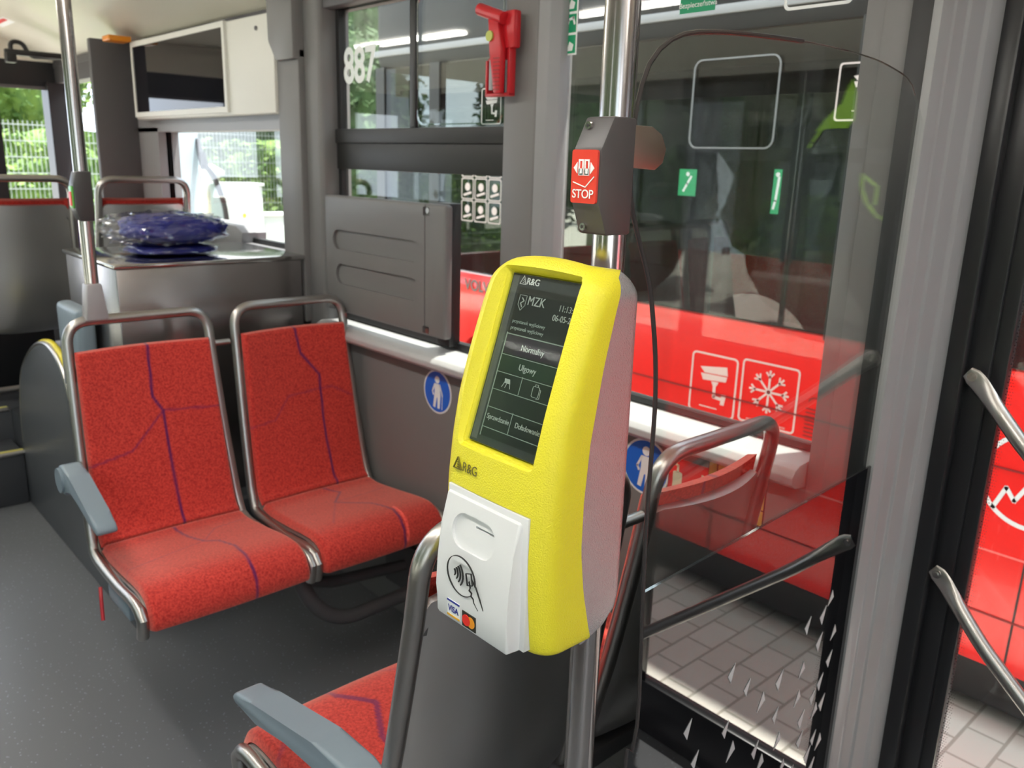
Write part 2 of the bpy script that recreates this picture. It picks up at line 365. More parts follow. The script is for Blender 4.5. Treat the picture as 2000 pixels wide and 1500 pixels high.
tx = text(w2, 'number_sticker', '887', Plane((1.6035, 0, 0), (0, -1, 0), (0, 0, 1)), -2.650, 1.853, .158, film('number_white', (.95, .97, .95)), bold=.0040, sx=.84)
# white camera sticker on the pane
SK = Plane((1.6035, 0, 0), (0, -1, 0), (0, 0, 1))
def camera_icon(b, pl, cx, cy, s, fr=True):
    if fr: pl.ring(b, rounded(s, s*1.15, s*.09, cx=cx, cy=cy), rounded(s*.93, s*1.08, s*.06, cx=cx, cy=cy))
    k = s
    pl.poly(b, [(cx-.30*k, cy+.30*k), (cx+.27*k, cy+.38*k), (cx+.30*k, cy+.22*k), (cx-.20*k, cy+.20*k)])
    pl.poly(b, [(cx-.28*k, cy+.18*k), (cx+.29*k, cy+.20*k), (cx+.27*k, cy+.10*k), (cx-.22*k, cy+.06*k)])
    pl.poly(b, [(cx-.04*k, cy+.06*k), (cx+.12*k, cy+.07*k), (cx+.06*k, cy-.04*k), (cx+.01*k, cy-.04*k)])
    pl.line(b, [(cx+.035*k, cy-.02*k), (cx+.04*k, cy-.22*k), (cx+.26*k, cy-.24*k)], .06*k)
    pl.poly(b, [(cx+.2*k, cy-.14*k), (cx+.3*k, cy-.14*k), (cx+.27*k, cy-.34*k), (cx+.19*k, cy-.34*k)])
    pl.line(b, [(cx-.25*k, cy-.44*k), (cx+.12*k, cy-.44*k)], .02*k)
b = B(); camera_icon(b, SK, -1.868, 1.755, .085); obj('camera_sticker', b, whitep, w2)
# stickers on window 1
S1 = Plane((1.6085, 0, 0), (0, -1, 0), (0, 0, 1))
st = thing('safety_sticker', 'vertical strip of green safety pictograms on the window beside the pillar', 'sticker', (1.608, 1.572, 1.87))
b = B(); S1.poly(b, [(-1.597, 1.87), (-1.551, 1.87), (-1.551, 2.12), (-1.597, 2.12)]); obj('backing', b, whitep, st)
for k in range(5):
    z = 1.874+k*.049
    b = B(); S1.poly(b, [(-1.593, z), (-1.555, z), (-1.555, z+.043), (-1.593, z+.043)], .0012, .0006); q = obj('pictogram_field', b, signgreen, st)
    b = B()
    if k % 2: S1.line(b, [(-1.588, z+.008), (-1.58, z+.03), (-1.565, z+.034), (-1.56, z+.02)], .006, .0018, .0012)
    else: S1.poly(b, [(-1.585, z+.006), (-1.565, z+.006), (-1.561, z+.02), (-1.575, z+.028)], .0018, .0012); S1.poly(b, circ(-1.585, z+.034, .004), .0018, .0012)
    obj('pictogram', b, whitep, q)
st = thing('exit_sticker', 'green emergency exit text sticker at the top of the big window', 'sticker', (1.608, 1.19, 1.93))
b = B(); S1.poly(b, [(-1.238, 1.932), (-1.145, 1.932), (-1.145, 2.03), (-1.238, 2.03)]); obj('sign_field', b, signgreen, st)
text(st, 'lettering', 'Wyjście', S1, -1.19, 1.965, .024, whitep, .0012, align='CENTER'); text(st, 'lettering', 'Bezpieczeństwa', S1, -1.19, 1.943, .0155, whitep, .0012, align='CENTER')
b = B(); S1.ring(b, rounded(.145, .2, .012, cx=-.907, cy=2.012), rounded(.133, .188, .008, cx=-.907, cy=2.012)); tag(obj('outline_sticker', b, whitep), 'white rounded outline sticker at the top right of the big window', 'sticker')

# ------------------------------------------------------------------ closed door at right
d = bpy.data.objects.new('door_1', None); C.objects.link(d); d.location = (1.58, .2, 0); d['kind'] = 'structure'; d['label'] = 'closed black framed glass door at the right edge'; d['category'] = 'door'
b = B(); box(b, (1.70, .565, .0), (1.745, .618, 2.1), .006); box(b, (1.725, .525, .0), (1.765, .569, 2.1), .004); box(b, (1.732, .498, .0), (1.762, .529, 2.1), .004)
box(b, (1.725, -.60, .0), (1.765, .53, .165), .006); box(b, (1.725, -.60, 2.05), (1.765, .53, 2.16), .006); box(b, (1.72, -.14, 0), (1.765, -.02, 2.1), .006)
box(b, (1.72, -.66, 0), (1.765, -.58, 2.1), .006)
obj('door_frame', b, mat('door_black', (.016, .016, .018), .3), d)
obj('door_glass', box(B(), (1.744, -.03, .15), (1.749, .51, 2.07)), glass_door, d)
obj('door_glass', box(B(), (1.744, -.59, .15), (1.749, -.13, 2.07)), glass_door, d)
b = B(); DG = Plane((1.7435, 0, 0), (0, -1, 0), (0, 0, 1))
for k in range(310):
    z = .18 + k*.0060
    for j in range(3):
        u = -.4965 + .0046*j + (.0021 if k % 2 else 0); DG.poly(b, circ(u, z, .0014-.0003*j, 5), .0003)
q = obj('dot_border', b, black, d, None); q['kind'] = 'stuff'
def handle(y, z, label):
    h = bpy.data.objects.new('handle_bar', None); C.objects.link(h); h.parent = d; h.matrix_parent_inverse = d.matrix_basis.inverted(); h['label'] = label
    # flattened tube end bolted to the frame, bar slants down and out along the door
    pts = [(1.690, y+.012, z+.003), (1.688, y-.01, z-.012), (1.675, y-.055, z-.055), (1.665, y-.11, z-.11), (1.655, y-.62, z-.56)]
    P_ = fillet(pts, .03, 5); b = B(); n = len(P_); rings = []
    for i, p in enumerate(P_):
        T = (P_[min(i+1, n-1)]-P_[max(i-1, 0)]).normalized(); s = (P_[i]-P_[0]).length; f = min(1, max(0, (s-.02)/.085)); f = f*f*(3-2*f)
        X_ = Vector((1, 0, 0)); X_ = (X_-T*X_.dot(T)).normalized(); Y_ = T.cross(X_)
        rx = .0035*(1-f)+.0145*f; ry = .0175*(1-f)+.0145*f
        if i == 0: ry *= .7
        rings.append([b.verts.new(p+X_*rx*math.cos(a)+Y_*ry*math.sin(a)) for a in [2*math.pi*k/16 for k in range(16)]])
    for i in range(n-1):
        for k in range(16): b.faces.new((rings[i][k], rings[i][(k+1) % 16], rings[i+1][(k+1) % 16], rings[i+1][k]))
    b.faces.new(rings[0][::-1]); b.faces.new(rings[-1]); obj('bar', b, steeltube, h)
    b = B(); cyl(b, (1.700, y+.002, z-.004), (1.683, y+.002, z-.004), .0088, 20); cyl(b, (1.684, y+.002, z-.004), (1.680, y+.002, z-.004), .005, 6); obj('bolt', b, chrome, h)
handle(.540, 1.238, 'upper slanting steel door handle'); handle(.541, .824, 'lower slanting steel door handle')

# ------------------------------------------------------------------ grab poles and stop buttons
PX, PY = .728, .636
pole = thing('grab_pole', 'thick shiny steel pole carrying the yellow ticket machine', 'pole', (PX, PY, 0))
obj('pole_tube', cyl(B(), (PX, PY, .012), (PX, PY, 2.31), .0195, 40), chrome, pole)
obj('floor_flange', tube(B(), [(PX, PY, 0), (PX, PY, .012)], .05, 32), steeltube, pole)
sb = thing('stop_button_unit', 'dark grey stop button housing with red button on the thick pole', 'stop button', (.70, .62, 1.52))
b = B(); prism(b, [(.692, 1.527), (.678, 1.56), (.678, 1.618), (.696, 1.652), (.733, 1.652), (.733, 1.527)], 'y', .610, .651, .003)
obj('housing', b, mat('stop_housing', (.075, .07, .072), .42), sb)
SP = Plane((.6778, .631, 1.589), (0, -1, 0), (0, 0, 1))
bt = obj('button', (lambda b: (SP.poly(b, rounded(.037, .056, .003), .003), b)[1])(B()), mat('red_button', (.72, .06, .04), .18, coat=.6), sb)
def doorman_icon(b, pl, s, cx, cy, h, h0):
    pl.ring(b, [(cx-.26*s, cy+.30*s), (cx-.02*s, cy+.30*s), (cx-.02*s, cy-.26*s), (cx-.26*s, cy-.26*s)], [(cx-.20*s, cy+.24*s), (cx-.08*s, cy+.24*s), (cx-.08*s, cy-.2*s), (cx-.20*s, cy-.2*s)], h, h0)
    pl.ring(b, [(cx+.02*s, cy+.30*s), (cx+.26*s, cy+.30*s), (cx+.26*s, cy-.26*s), (cx+.02*s, cy-.26*s)], [(cx+.08*s, cy+.24*s), (cx+.20*s, cy+.24*s), (cx+.20*s, cy-.2*s), (cx+.08*s, cy-.2*s)], h, h0)
    pl.poly(b, [(cx-.24*s, cy-.02*s), (cx-.04*s, cy-.02*s), (cx-.04*s, cy-.24*s), (cx-.24*s, cy-.24*s)], h, h0); pl.poly(b, [(cx+.04*s, cy-.02*s), (cx+.24*s, cy-.02*s), (cx+.24*s, cy-.24*s), (cx+.04*s, cy-.24*s)], h, h0)
    pl.poly(b, [(cx+.32*s, cy+.2*s), (cx+.5*s, cy), (cx+.32*s, cy-.2*s)], h, h0); pl.poly(b, [(cx-.32*s, cy-.2*s), (cx-.5*s, cy), (cx-.32*s, cy+.2*s)], h, h0)
b = B(); doorman_icon(b, SP, .030, 0, .009, .0038, .003); SP.line(b, [(-.015, -.006), (.003, -.011), (.015, 0)], .001, .0038, .003); obj('door_symbol', b, whitep, bt)
text(bt, 'lettering', 'STOP', SP, 0, -.0225, .0130, whitep, .0038, bold=.0001, align='CENTER')
for z, x in ((1.6425, .690), (1.535, .6885)):
    b = B(); cyl(b, (x+.006, .640, z), (x-.003, .640, z), .0042, 16); q = obj('screw', b, chrome, sb); b = B(); cyl(b, (x-.002, .640, z), (x-.0036, .640, z), .002, 6); obj('screw_socket', b, ink, q)
LX, LY = .705, 2.556
lp = thing('grab_pole', 'slim steel pole rising from the left seat of the far red pair', 'pole', (LX, LY, 1.16))
obj('pole_tube', cyl(B(), (LX, LY, 1.2), (LX, LY, 2.31), .0185, 28), chrome, lp)
b = B(); prism(b, [(LX-.03, 1.13), (LX+.032, 1.13), (LX+.02, 1.235), (LX-.02, 1.235)], 'y', LY-.026, LY+.026, .006); obj('clamp', b, mat('clamp_grey', (.34, .32, .33), .4), lp)
s2 = thing('stop_button_unit', 'dark stop button housing with red and green button on the slim far pole', 'stop button', (LX, LY, 1.42))
b = B(); prism(b, [(LX-.018, 1.41), (LX-.028, 1.44), (LX-.028, 1.51), (LX-.018, 1.545), (LX+.020, 1.545), (LX+.020, 1.41)], 'y', LY-.024, LY+.024, .004); obj('housing', b, mat('stop_housing_far', (.05, .048, .05), .42), s2)
b = B(); box(b, (LX-.032, LY-.016, 1.445), (LX-.027, LY+.016, 1.505), .002); q = obj('button', b, mat('green_button', (.1, .4, .05), .3), s2); obj('button_centre', box(B(), (LX-.034, LY-.011, 1.452), (LX-.031, LY+.011, 1.49), .001), signred, q)

# ------------------------------------------------------------------ glass partition
gp = thing('glass_partition', 'clear partition with black triangle-printed lower panel beside the door', 'partition', (1.2, .66, .02))
top = [(1.53, 1.735), (1.50, 1.757), (1.44, 1.769), (1.349, 1.778), (1.19, 1.780), (1.05, 1.775), (.935, 1.767), (.87, 1.757), (.832, 1.74), (.806, 1.715), (.790, 1.67), (.786, 1.62), (.788, 1.57), (.798, 1.54), (.815, 1.505), (.836, 1.46), (.850, 1.41), (.862, 1.35), (.868, 1.28), (.868, 1.14), (.873, 1.012)]
top = [(x*.97, 1.6+(z-1.6)*.97) for x, z in top]
up = smooth_path(top, 60)
b = B(); prism(b, [(p.x, p.y) for p in up]+[(1.527, 1.064), (1.527, 1.69)], 'y', .6375, .6425); obj('clear_pane', b, glass_clear, gp)
low = [(.873, 1.010), (.880, .90), (.884, .82), (.882, .76), (.872, .73), (.862, .70), (.86, .03)]
low[0] = (.873, 1.012)
low = [(x*.97, 1.6+(z-1.6)*.97) for x, z in low]
lo = [tuple(p) for p in smooth_path(low, 24)]
b = B(); prism(b, lo+[(1.527, .05), (1.527, 1.062)], 'y', .6375, .6425); obj('black_panel', b, panelblack, gp)
edge = [(p.x, .64, p.y) for p in up[:-1]]+[(x, .64, z) for x, z in lo]
b = B(); tube(b, edge[16:], .0030, 8); obj('edge_trim', b, mat('edge_trim', (.05, .045, .045), .25), gp)
b = B(); tube(b, edge[:17], .0012, 6); obj('pane_edge', b, glass('partition_edge', (.6, .5, .45), .3), gp)
b = B(); prism(b, [(.746, 1.60), (.795, 1.598), (.808, 1.606), (.813, 1.622), (.803, 1.638), (.785, 1.646), (.746, 1.646)], 'y', .6300, .6360, .001); obj('bracket_plate', b, mat('bronze_steel', (.36, .30, .25), .4, metal=.9), gp)
tri = [(1.474, .791), (1.448, .762), (1.39, .761), (1.507, .702), (1.447, .703), (1.503, .642), (1.391, .665), (1.304, .679), (1.476, .6), (1.388, .603), (1.451, .576), (1.497, .542), (1.47, .536), (1.306, .602), (1.414, .541), (1.328, .536), (1.481, .465), (1.464, .432), (1.509, .443), (1.132, .768), (1.189, .715), (1.247, .66), (1.015, .714), (1.132, .656), (1.159, .599), (1.244, .556), (1.045, .639), (1.27, .514)]
tri += [(1.09, .56), (1.2, .47), (1.36, .46), (1.42, .49), (1.40, .42), (1.44, .38), (1.49, .39), (1.35, .38), (1.27, .42), (1.50, .34), (1.46, .31), (1.41, .33), (1.38, .27), (1.49, .26), (1.43, .24)]
tri = [(x*.97, 1.6+(z-1.6)*.97) for x, z in tri]
PP = Plane((0, .6372, 0), (1, 0, 0), (0, 0, 1)); b = B()
for i, (x, z) in enumerate(tri):
    s = .9+.25*((i*37) % 10)/10
    if i % 3: PP.poly(b, [(x-.009*s, z-.002), (x+.011*s, z+.017*s), (x+.002*s, z-.019*s)], .0005)
    else: PP.poly(b, [(x-.010*s, z-.016*s), (x+.004*s, z+.018*s), (x+.012*s, z-.001)], .0005)
obj('triangle_print', b, mat('triangle_print', (.55, .57, .57), .5), gp, None)

# ------------------------------------------------------------------ bus seats
def seg_dist(p, a, b):
    ax, ay = a; bx, by = b; dx, dy = bx-ax, by-ay; L2 = dx*dx+dy*dy or 1e-9
    t = max(0, min(1, ((p[0]-ax)*dx+(p[1]-ay)*dy)/L2)); return math.hypot(p[0]-ax-t*dx, p[1]-ay-t*dy)
def cushion(prof, hw, th, lines, nu=100, nv=110, dx=0):
    """padded sheet: prof = (s, z) path, hw(v) = half width; lines = (polyline in u,v, width, strength)"""
    path = smooth_path(prof, nv); b = B(); lay = b.verts.layers.float.new('pattern'); T = []; Bt = []
    L_ = sum((c-a).length for a, c in zip(path, path[1:]))
    for j, p in enumerate(path):
        v = j/(nv-1); t = (path[min(j+1, nv-1)]-path[max(j-1, 0)]).normalized(); n = Vector((-t.y, t.x)); h = hw(v)
        ev = min(v, 1-v)*L_; fv = math.sqrt(max(0, 1-(1-min(1, ev/.012))**2)); r1 = []; r2 = []
        for i in range(nu):
            u = i/(nu-1); eu = min(u, 1-u)*2*h; fu = math.sqrt(max(0, 1-(1-min(1, eu/.014))**2))
            o_ = th*fu*fv + .004*math.sin(math.pi*u)*fv
            x = (u-.5)*2*h + dx; q = p + n*o_; q.x += .026*max(0, (p.y-.52)/.52)*(math.sin(math.pi*u)-.35); k = 0
            for pl_, w_, st_ in lines:
                dd = min(seg_dist((u*2*h, v*L_), (a[0]*2*h, a[1]*L_), (c[0]*2*h, c[1]*L_)) for a, c in zip(pl_, pl_[1:]))
                k = max(k, st_*max(0, min(1, (w_-dd)/.0022+.5)))
            vt = b.verts.new((x, q.x, q.y)); vt[lay] = k; r1.append(vt)
            if i in (0, nu-1): r2.append(None)
            else: r2.append(b.verts.new((x, p.x, p.y)))
        T.append(r1); Bt.append(r2)
    for j in range(nv-1):
        for i in range(nu-1): b.faces.new((T[j][i], T[j][i+1], T[j+1][i+1], T[j+1][i]))
    for r in Bt:
        for v_ in r:
            if v_ is not None: b.verts.remove(v_)
    return b
# seat profile in (s, z): s grows from the seat front to the back
FR = [(0.0, .425), (-.004, .455), (.022, .492), (.08, .502), (.22, .488), (.34, .478), (.405, .484)]
BK = [(.410, .492), (.438, .52), (.462, .60), (.490, .74), (.520, .90), (.545, 1.045)]
TB = [(.01, .405), (.0, .46), (.05, .482), (.20, .468), (.40, .468), (.445, .51), (.475, .62), (.505, .76), (.530, .90), (.545, .99), (.562, 1.145)]
def backw(v): return .215
seat_count = [0]
def make_seat(name, label, x0, wid, y0, sgn, cat='seat', zoff=0, back_lines=(), pan_lines=(), arm=False, res=1.0, group=None, link=None, tubes=(True, True)):
    """x0 centre; y0 = y of the seat front; sgn +1: front faces -y"""
    r = thing(name, label, cat, (x0, y0+.4*sgn, zoff), group)
    r_x = x0; hw = wid/2; hf = hw+.018; hb = hw-.014
    def hs(q, z): return hf+(hb-hf)*max(0, min(1, (q/.45*.45 + max(0, z-.48)/.62*.55)))
    def place(b):
        for v in b.verts: v.co = Vector((r_x+v.co.x, y0+sgn*v.co.y, zoff+v.co.z))
        return b
    nu = int(100*res); nv = int(110*res)
    ch = hw-.012
    c1 = cushion([(s, z) for s, z in FR], lambda v: hs(.43*v, .48)-.013, .022, pan_lines, nu, nv); obj('seat_cushion', place(c1), fab, r)
    c2 = cushion(BK, lambda v: hs(.45, .49+.55*v)-.013, .020, back_lines, nu, nv); obj('backrest_cushion', place(c2), fab, r)
    # moulded steel shell behind the padding
    path = smooth_path(FR[1:]+BK[1:-1]+[(.5405, 1.020)], 50); b = B(); rows = []
    for j, p in enumerate(path):
        v = j/49; t = (path[min(j+1, 49)]-path[max(j-1, 0)]).normalized(); n = Vector((-t.y, t.x)); row = []
        h = hs(p.x, p.y)-.010
        for side in (0, 1):
            rr = []
            for i in range(25):
                u = i/24; lift = -.003-.007*side - (.016+.022*math.exp(-((v-.62)/.16)**2))*side*math.sin(math.pi*u)**.6
                corner = max(0, abs(u-.5)*2-.86)/.14; dz = -.03*corner**2 if j > 46 else 0
                q = p+n*lift; wrap = .026*max(0, (p.y-.52)/.52)*(math.sin(math.pi*u)-.35); rr.append(b.verts.new(((u-.5)*2*h, q.x+wrap, q.y+dz)))
            row.append(rr)
        rows.append(row)
    for j in range(49):
        for i in range(24):
            b.faces.new((rows[j][0][i], rows[j][0][i+1], rows[j+1][0][i+1], rows[j+1][0][i])); b.faces.new((rows[j][1][i+1], rows[j][1][i], rows[j+1][1][i], rows[j+1][1][i+1]))
        for i in (0, 24): b.faces.new((rows[j][0][i], rows[j+1][0][i], rows[j+1][1][i], rows[j][1][i]))
    for j in (0, 49):
        for i in range(24): b.faces.new((rows[j][0][i], rows[j][1][i], rows[j][1][i+1], rows[j][0][i+1]))
    obj('seat_shell', place(b), steelshell, r, 50)
    # hoop tube frame
    L_ = [(-hw, s, z) for s, z in TB]; R_ = [(hw-.008*0, s, z) for s, z in TB]
    sp_ = smooth_path(TB[:-1], 40); body = [Vector((-hs(p.x, p.y), p.x, p.y)) for p in sp_]; body2 = [Vector((hs(p.x, p.y), p.x, p.y)) for p in sp_]
    pts = body + fillet([body[-1], (-hb+.002, .566, 1.127), (hb-.002, .566, 1.127), body2[-1]], .095, 10)[1:-1] + body2[::-1]
    b = B(); tube(b, pts, .0152, 14); obj('tube_frame', place(b), steeltube, r)
    if link is not None:
        b = B(); cyl(b, (hb, .552, 1.02), (hb+link, .552, 1.02), .010, 12); obj('link_bar', place(b), steeltube, r)
    if arm:
        b = B(); x1 = -hw-.030; aw = .027; k_, dz_ = (arm if isinstance(arm, tuple) else (1.0, 0)); fz = lambda q_, z_: z_+dz_*max(0, min(1, (.45-q_)/.25))
        top_ = [(.50, .735), (.47, .742), (.40, .728), (.32, .700), (.24, .672), (.19, .655), (.175, .640), (.185, .628), (.25, .638), (.33, .668), (.40, .690), (.44, .680), (.455, .655), (.49, .65), (.515, .68), (.515, .72)]
        top_ = [(.488+(q_-.488)*(k_ if q_ < .45 else 1), fz(q_, z_)) for q_, z_ in top_]
        prism(b, top_, 'x', x1-aw, x1+aw, .008, 3); obj('armrest', place(b), bluegrey, r)
        b = B(); tube(b, [(x1-aw+.003, .488, .693), (x1-aw-.006, .488, .693)], .036, 28); obj('pivot_cap', place(b), bluegrey, r)
        b = B(); cyl(b, (x1+aw-.004, .488, .693), (-hw, .488, .693), .014, 14); obj('armrest_pin', place(b), steeltube, r)
    return r
P_L = dict(back_lines=[([(.52, 1.02), (.50, .72), (.56, .64), (.57, -.02)], .0042, .92), ([(1.02, .62), (.56, .64), (.36, .50), (.30, .46), (-.02, .42)], .0032, .55)],
           pan_lines=[([(.47, 1.02), (.50, .78), (.545, .62)], .0042, .9), ([(.545, .62), (.62, .56), (.65, .40), (.62, -.02)], .0042, .9), ([(-.02, .50), (.545, .62), (.70, .80), (1.02, .86)], .0024, .45)])
P_R = dict(back_lines=[([(.50, 1.02), (.53, .84), (.68, .70), (.66, .4), (.68, -.02)], .0042, .92), ([(-.02, .46), (.22, .48), (.36, .60), (.78, .62), (1.02, .53)], .0034, .35)],
           pan_lines=[([(.50, 1.02), (.60, .84), (.44, .66), (.62, .45), (.66, .25), (.62, -.02)], .0040, .9), ([(.2, .30), (.44, .66), (.75, .68), (1.02, .74)], .0030, .35)])
make_seat('bus_seat', 'red fabric seat of the far pair with the slim pole and grey armrest', .828, .440, 1.995, 1, arm=True, link=.062, **P_L)
make_seat('bus_seat', 'red fabric seat of the far pair, beside the grey wall and blue sign', 1.317, .428, 1.995, 1, **P_R)
P_F = dict(back_lines=P_L['back_lines'], pan_lines=[([(.40, -.02), (.40, .22), (.52, .36), (.42, .55), (.44, 1.02)], .0060, .75), ([(.2, -.02), (.24, .15), (.12, .3), (.0, .4)], .004, .35), ([(.62, -.02), (.70, .2), (.9, .3)], .004, .35)])
make_seat('bus_seat', 'near red seat under the ticket machine, its steel back facing the viewer', .800, .440, 1.375, -1, arm=(1.32, .012), link=.062, **P_F)
make_seat('bus_seat', 'red seat seen through the partition, next to the wall', 1.275, .405, 1.375, -1, **P_R)
# red pull strap and grey latch on the far left seat
rs = thing('seat_strap', 'small red strap hanging under the front left corner of the far seat pair', 'strap', (.6, 2.2, .36))
b = B(); tube(b, fillet([(.578, 2.30, .425), (.572, 2.28, .40), (.566, 2.26, .345)], .01), .005, 8); obj('strap', b, hammerred, rs)
b = B(); box(b, (.590, 2.10, .405), (.606, 2.27, .445), .003); obj('latch_plate', b, bluegrey, rs)
# cantilever supports
def support(y0, sg, label):
    r = thing('seat_support', label, 'seat support', (1.3, y0, .0), 'cantilever supports under the seats')
    P_ = fillet([(1.05, y0, .43), (1.10, y0-.03*sg, .28), (1.20, y0-.03*sg, .20), (1.55, y0-.0, .19)], .06)
    b = B(); tube(b, P_, .024, 12); obj('support_arm', b, greydk, r)
    b = B(); tube(b, fillet([(1.05, y0+.22*sg, .43), (1.12, y0+.2*sg, .29), (1.25, y0+.16*sg, .23), (1.55, y0+.12*sg, .22)], .06), .02, 12); obj('support_arm', b, greydk, r)
    b = B(); box(b, (.70, y0+.02*sg, .415), (1.50, y0+.06*sg, .445), .004); obj('cross_rail', b, greydk, r)
    b = B(); box(b, (.70, y0+.28*sg, .40), (1.50, y0+.32*sg, .44), .004); obj('cross_rail', b, greydk, r)
    b = B(); box(b, (1.54, y0-.06*sg, .12), (1.56, y0+.24*sg, .30), .003); obj('wall_plate', b, greydk, r)
support(2.09, 1, 'dark bent support under the far red seat pair'); support(1.26, -1, 'dark bent support under the near red seat pair')
ap = thing('anchor_plate', 'light metal plate with bolts on the floor behind the pole', 'plate', (1.12, .98, .0))
b = B(); box(b, (.98, .80, 0), (1.40, 1.12, .012), .003); obj('plate', b, mat('zinc_plate', (.5, .53, .58), .35, metal=.8), ap)
for x, y in ((1.03, .86), (1.12, .9), (1.22, .86), (1.33, .9), (1.06, 1.05), (1.28, 1.04)):
    b = B(); cyl(b, (x, y, .012), (x, y, .03), .014, 6); obj('bolt', b, chrome, ap)
b = B(); cyl(b, (1.19, .97, .012), (1.19, .97, .16), .045, 28); obj('rubber_foot', b, black, ap)

# two seats on the raised platform, seen from behind
for i, (x, lb) in enumerate(((.86, 'seat on the raised platform at the left edge, its steel back facing us'), (1.36, 'seat on the raised platform behind the metal box, curved rail on top'))):
    make_seat('bus_seat', lb, x, .42, 4.55, -1, zoff=.355, res=.35)

# ------------------------------------------------------------------ platform, steps, side panel
b = B(); box(b, (-.3, 4.17, 0), (.79, 4.42, .25), .008); box(b, (-.3, 4.40, 0), (1.56, 5.9, .40), .008); box(b, (.80, 3.4, 0), (1.56, 4.42, .40), .008)
struct('floor_platform', b, mat('platform_vinyl', (.05, .052, .058), .4), 'raised dark grey platform with steps at the left', 'platform').name = 'trim_16'
for y, z, lb in ((4.17, .25, 'yellow edged nosing of the lower step at left'), (4.40, .40, 'yellow edged nosing of the upper step at left')):
    b = B(); tube(b, [(-.3, y, z), (.79, y, z)], .010, 10); n_ = thing('step_nosing', lb, 'step edge', (.2, y, z)); obj('nosing_profile', b, steeltube, n_)
    b = B(); box(b, (-.3, y+.006, z), (.79, y+.03, z+.010), .002); obj('yellow_strip', b, nosing, n_)
tag(obj('black_cover', box(B(), (-.1, 4.72, .40), (1.10, 4.80, .80), .01), black), 'black cover under the raised platform seats at the left edge', 'cover')  # added black box stands in for the dark void below the seats
bm = B(); cyl(bm, (-.1, 4.60, .445), (.95, 4.60, .445), .016, 12); tag(obj('foot_rail', bm, steeltube), 'thin pale tube along the platform at the left edge', 'rail')
arc = [(2.75, 0.0), (2.75, .40), (3.12, .42), (3.22, .55), (3.30, .70), (3.37, .80), (3.47, .85), (3.58, .862), (3.72, .835), (3.87, .77), (4.0, .69), (4.08, .60), (4.14, .47), (4.17, .30), (4.17, .0)]
sp = thing('step_guard', 'grey domed side panel with yellow top edge beside the steps', 'side panel', (.8, 3.6, 0))
b = B(); prism(b, arc, 'x', .790, .812, .004); obj('panel', b, mat('panel_vinyl', (.085, .088, .095), .42), sp)
pts = smooth_path(arc[4:14], 50)
b = B(); tube(b, [(.798, p.x, p.y) for p in pts], .010, 10); obj('edge_profile', b, steeltube, sp)
b = B(); tube(b, [(.812, p.x, p.y+.004) for p in pts[2:24]], .013, 10); obj('yellow_edge', b, yel2, sp)
tag(obj('wheel_box', box(B(), (.815, 2.72, 0), (1.56, 3.4, .40), .03, 4), mat('wheelbox_vinyl', (.075, .078, .088), .4)), 'dark grey wheel box under and behind the far seats', 'wheel box')

# ------------------------------------------------------------------ metal box and bags
mb = thing('metal_box', 'large brushed steel box with lid, behind the far red seats', 'box', (1.17, 3.07, .4))
obj('body', box(B(), (.848, 2.805, .40), (1.50, 3.36, 1.236), .004), mat('box_steel', (.40, .37, .36), .27, metal=1, bump=(9, .12, .003)), mb)
obj('lid', box(B(), (.838, 2.795, 1.236), (1.51, 3.37, 1.252), .004), mat('lid_steel', (.5, .48, .46), .15, metal=1), mb)
tag(obj('grey_tank', box(B(), (.775, 3.02, .76), (.835, 3.28, 1.08), .02, 3), bluegrey), 'pale blue-grey plastic box against the left side of the metal box', 'box')
def bag(loc, r, seed, m, sub=4, amp=.25, fr=6):
    b = B(); bmesh.ops.create_icosphere(b, subdivisions=sub, radius=1)
    for v in b.verts:
        p = v.co.copy(); s = Vector((math.copysign(abs(p.x)**.75, p.x), math.copysign(abs(p.y)**.75, p.y), math.copysign(abs(p.z)**.8, p.z)))
        d_ = noise.noise(p*2.2+Vector((seed, 0, 0)))*amp*.7+abs(noise.noise(p*fr+Vector((0, seed, 0))))*amp
        s = s*(1+d_*.5); z = s.z
        v.co = Vector((loc[0]+s.x*r[0], loc[1]+s.y*r[1], loc[2]+max(-1.0, z)*r[2]))
    return b
bg1 = thing('wrapped_bundle', 'upper blue folded cloth bundle in clear plastic on the metal box', 'bundle', (1.11, 3.04, 1.3))
obj('cloth', bag((1.125, 3.05, 1.343), (.165, .15, .048), 3.1, bagm, 4, .35, 3), bagm, bg1, 60)
obj('plastic_wrap', bag((1.10, 3.05, 1.343), (.192, .165, .052), 5.7, plasticfilm, 5, .42, 6), plasticfilm, bg1, 25)
bg2 = thing('wrapped_bundle', 'lower flat blue bundle in clear plastic under the bigger bundle', 'bundle', (1.11, 3.04, 1.25))
obj('cloth', bag((1.11, 3.04, 1.272), (.14, .13, .016), 9.1, bagm, 4, .25, 3), bagm, bg2, 60)
obj('plastic_wrap', bag((1.11, 3.04, 1.273), (.152, .14, .0195), 2.7, plasticfilm, 4, .28, 7), plasticfilm, bg2, 30)

# ------------------------------------------------------------------ overhead cabinet with dark screen
oc = thing('display_cabinet', 'white overhead cabinet with black reflective screen, above the small window', 'cabinet', (1.53, 3.7, 1.76))
b = B(); prism(b, [(2.96, 2.10), (2.96, 1.755), (4.42, 1.755), (4.42, 2.115)], 'x', 1.50, 1.56, .006); obj('cabinet_body', b, offw, oc)
b = B(); frame(b, 1.488, 1.502, 3.345, 4.40, 1.765, 2.105, .022); obj('screen_frame', b, offw, oc)
obj('screen', box(B(), (1.492, 3.367, 1.787), (1.501, 4.378, 2.083)), mat('dark_screen', (.003, .003, .006), .03, spec=.3), oc)
b = B(); cyl(b, (1.502, 3.085, 2.055), (1.495, 3.085, 2.055), .008, 12); obj('lock', b, greydk, oc)
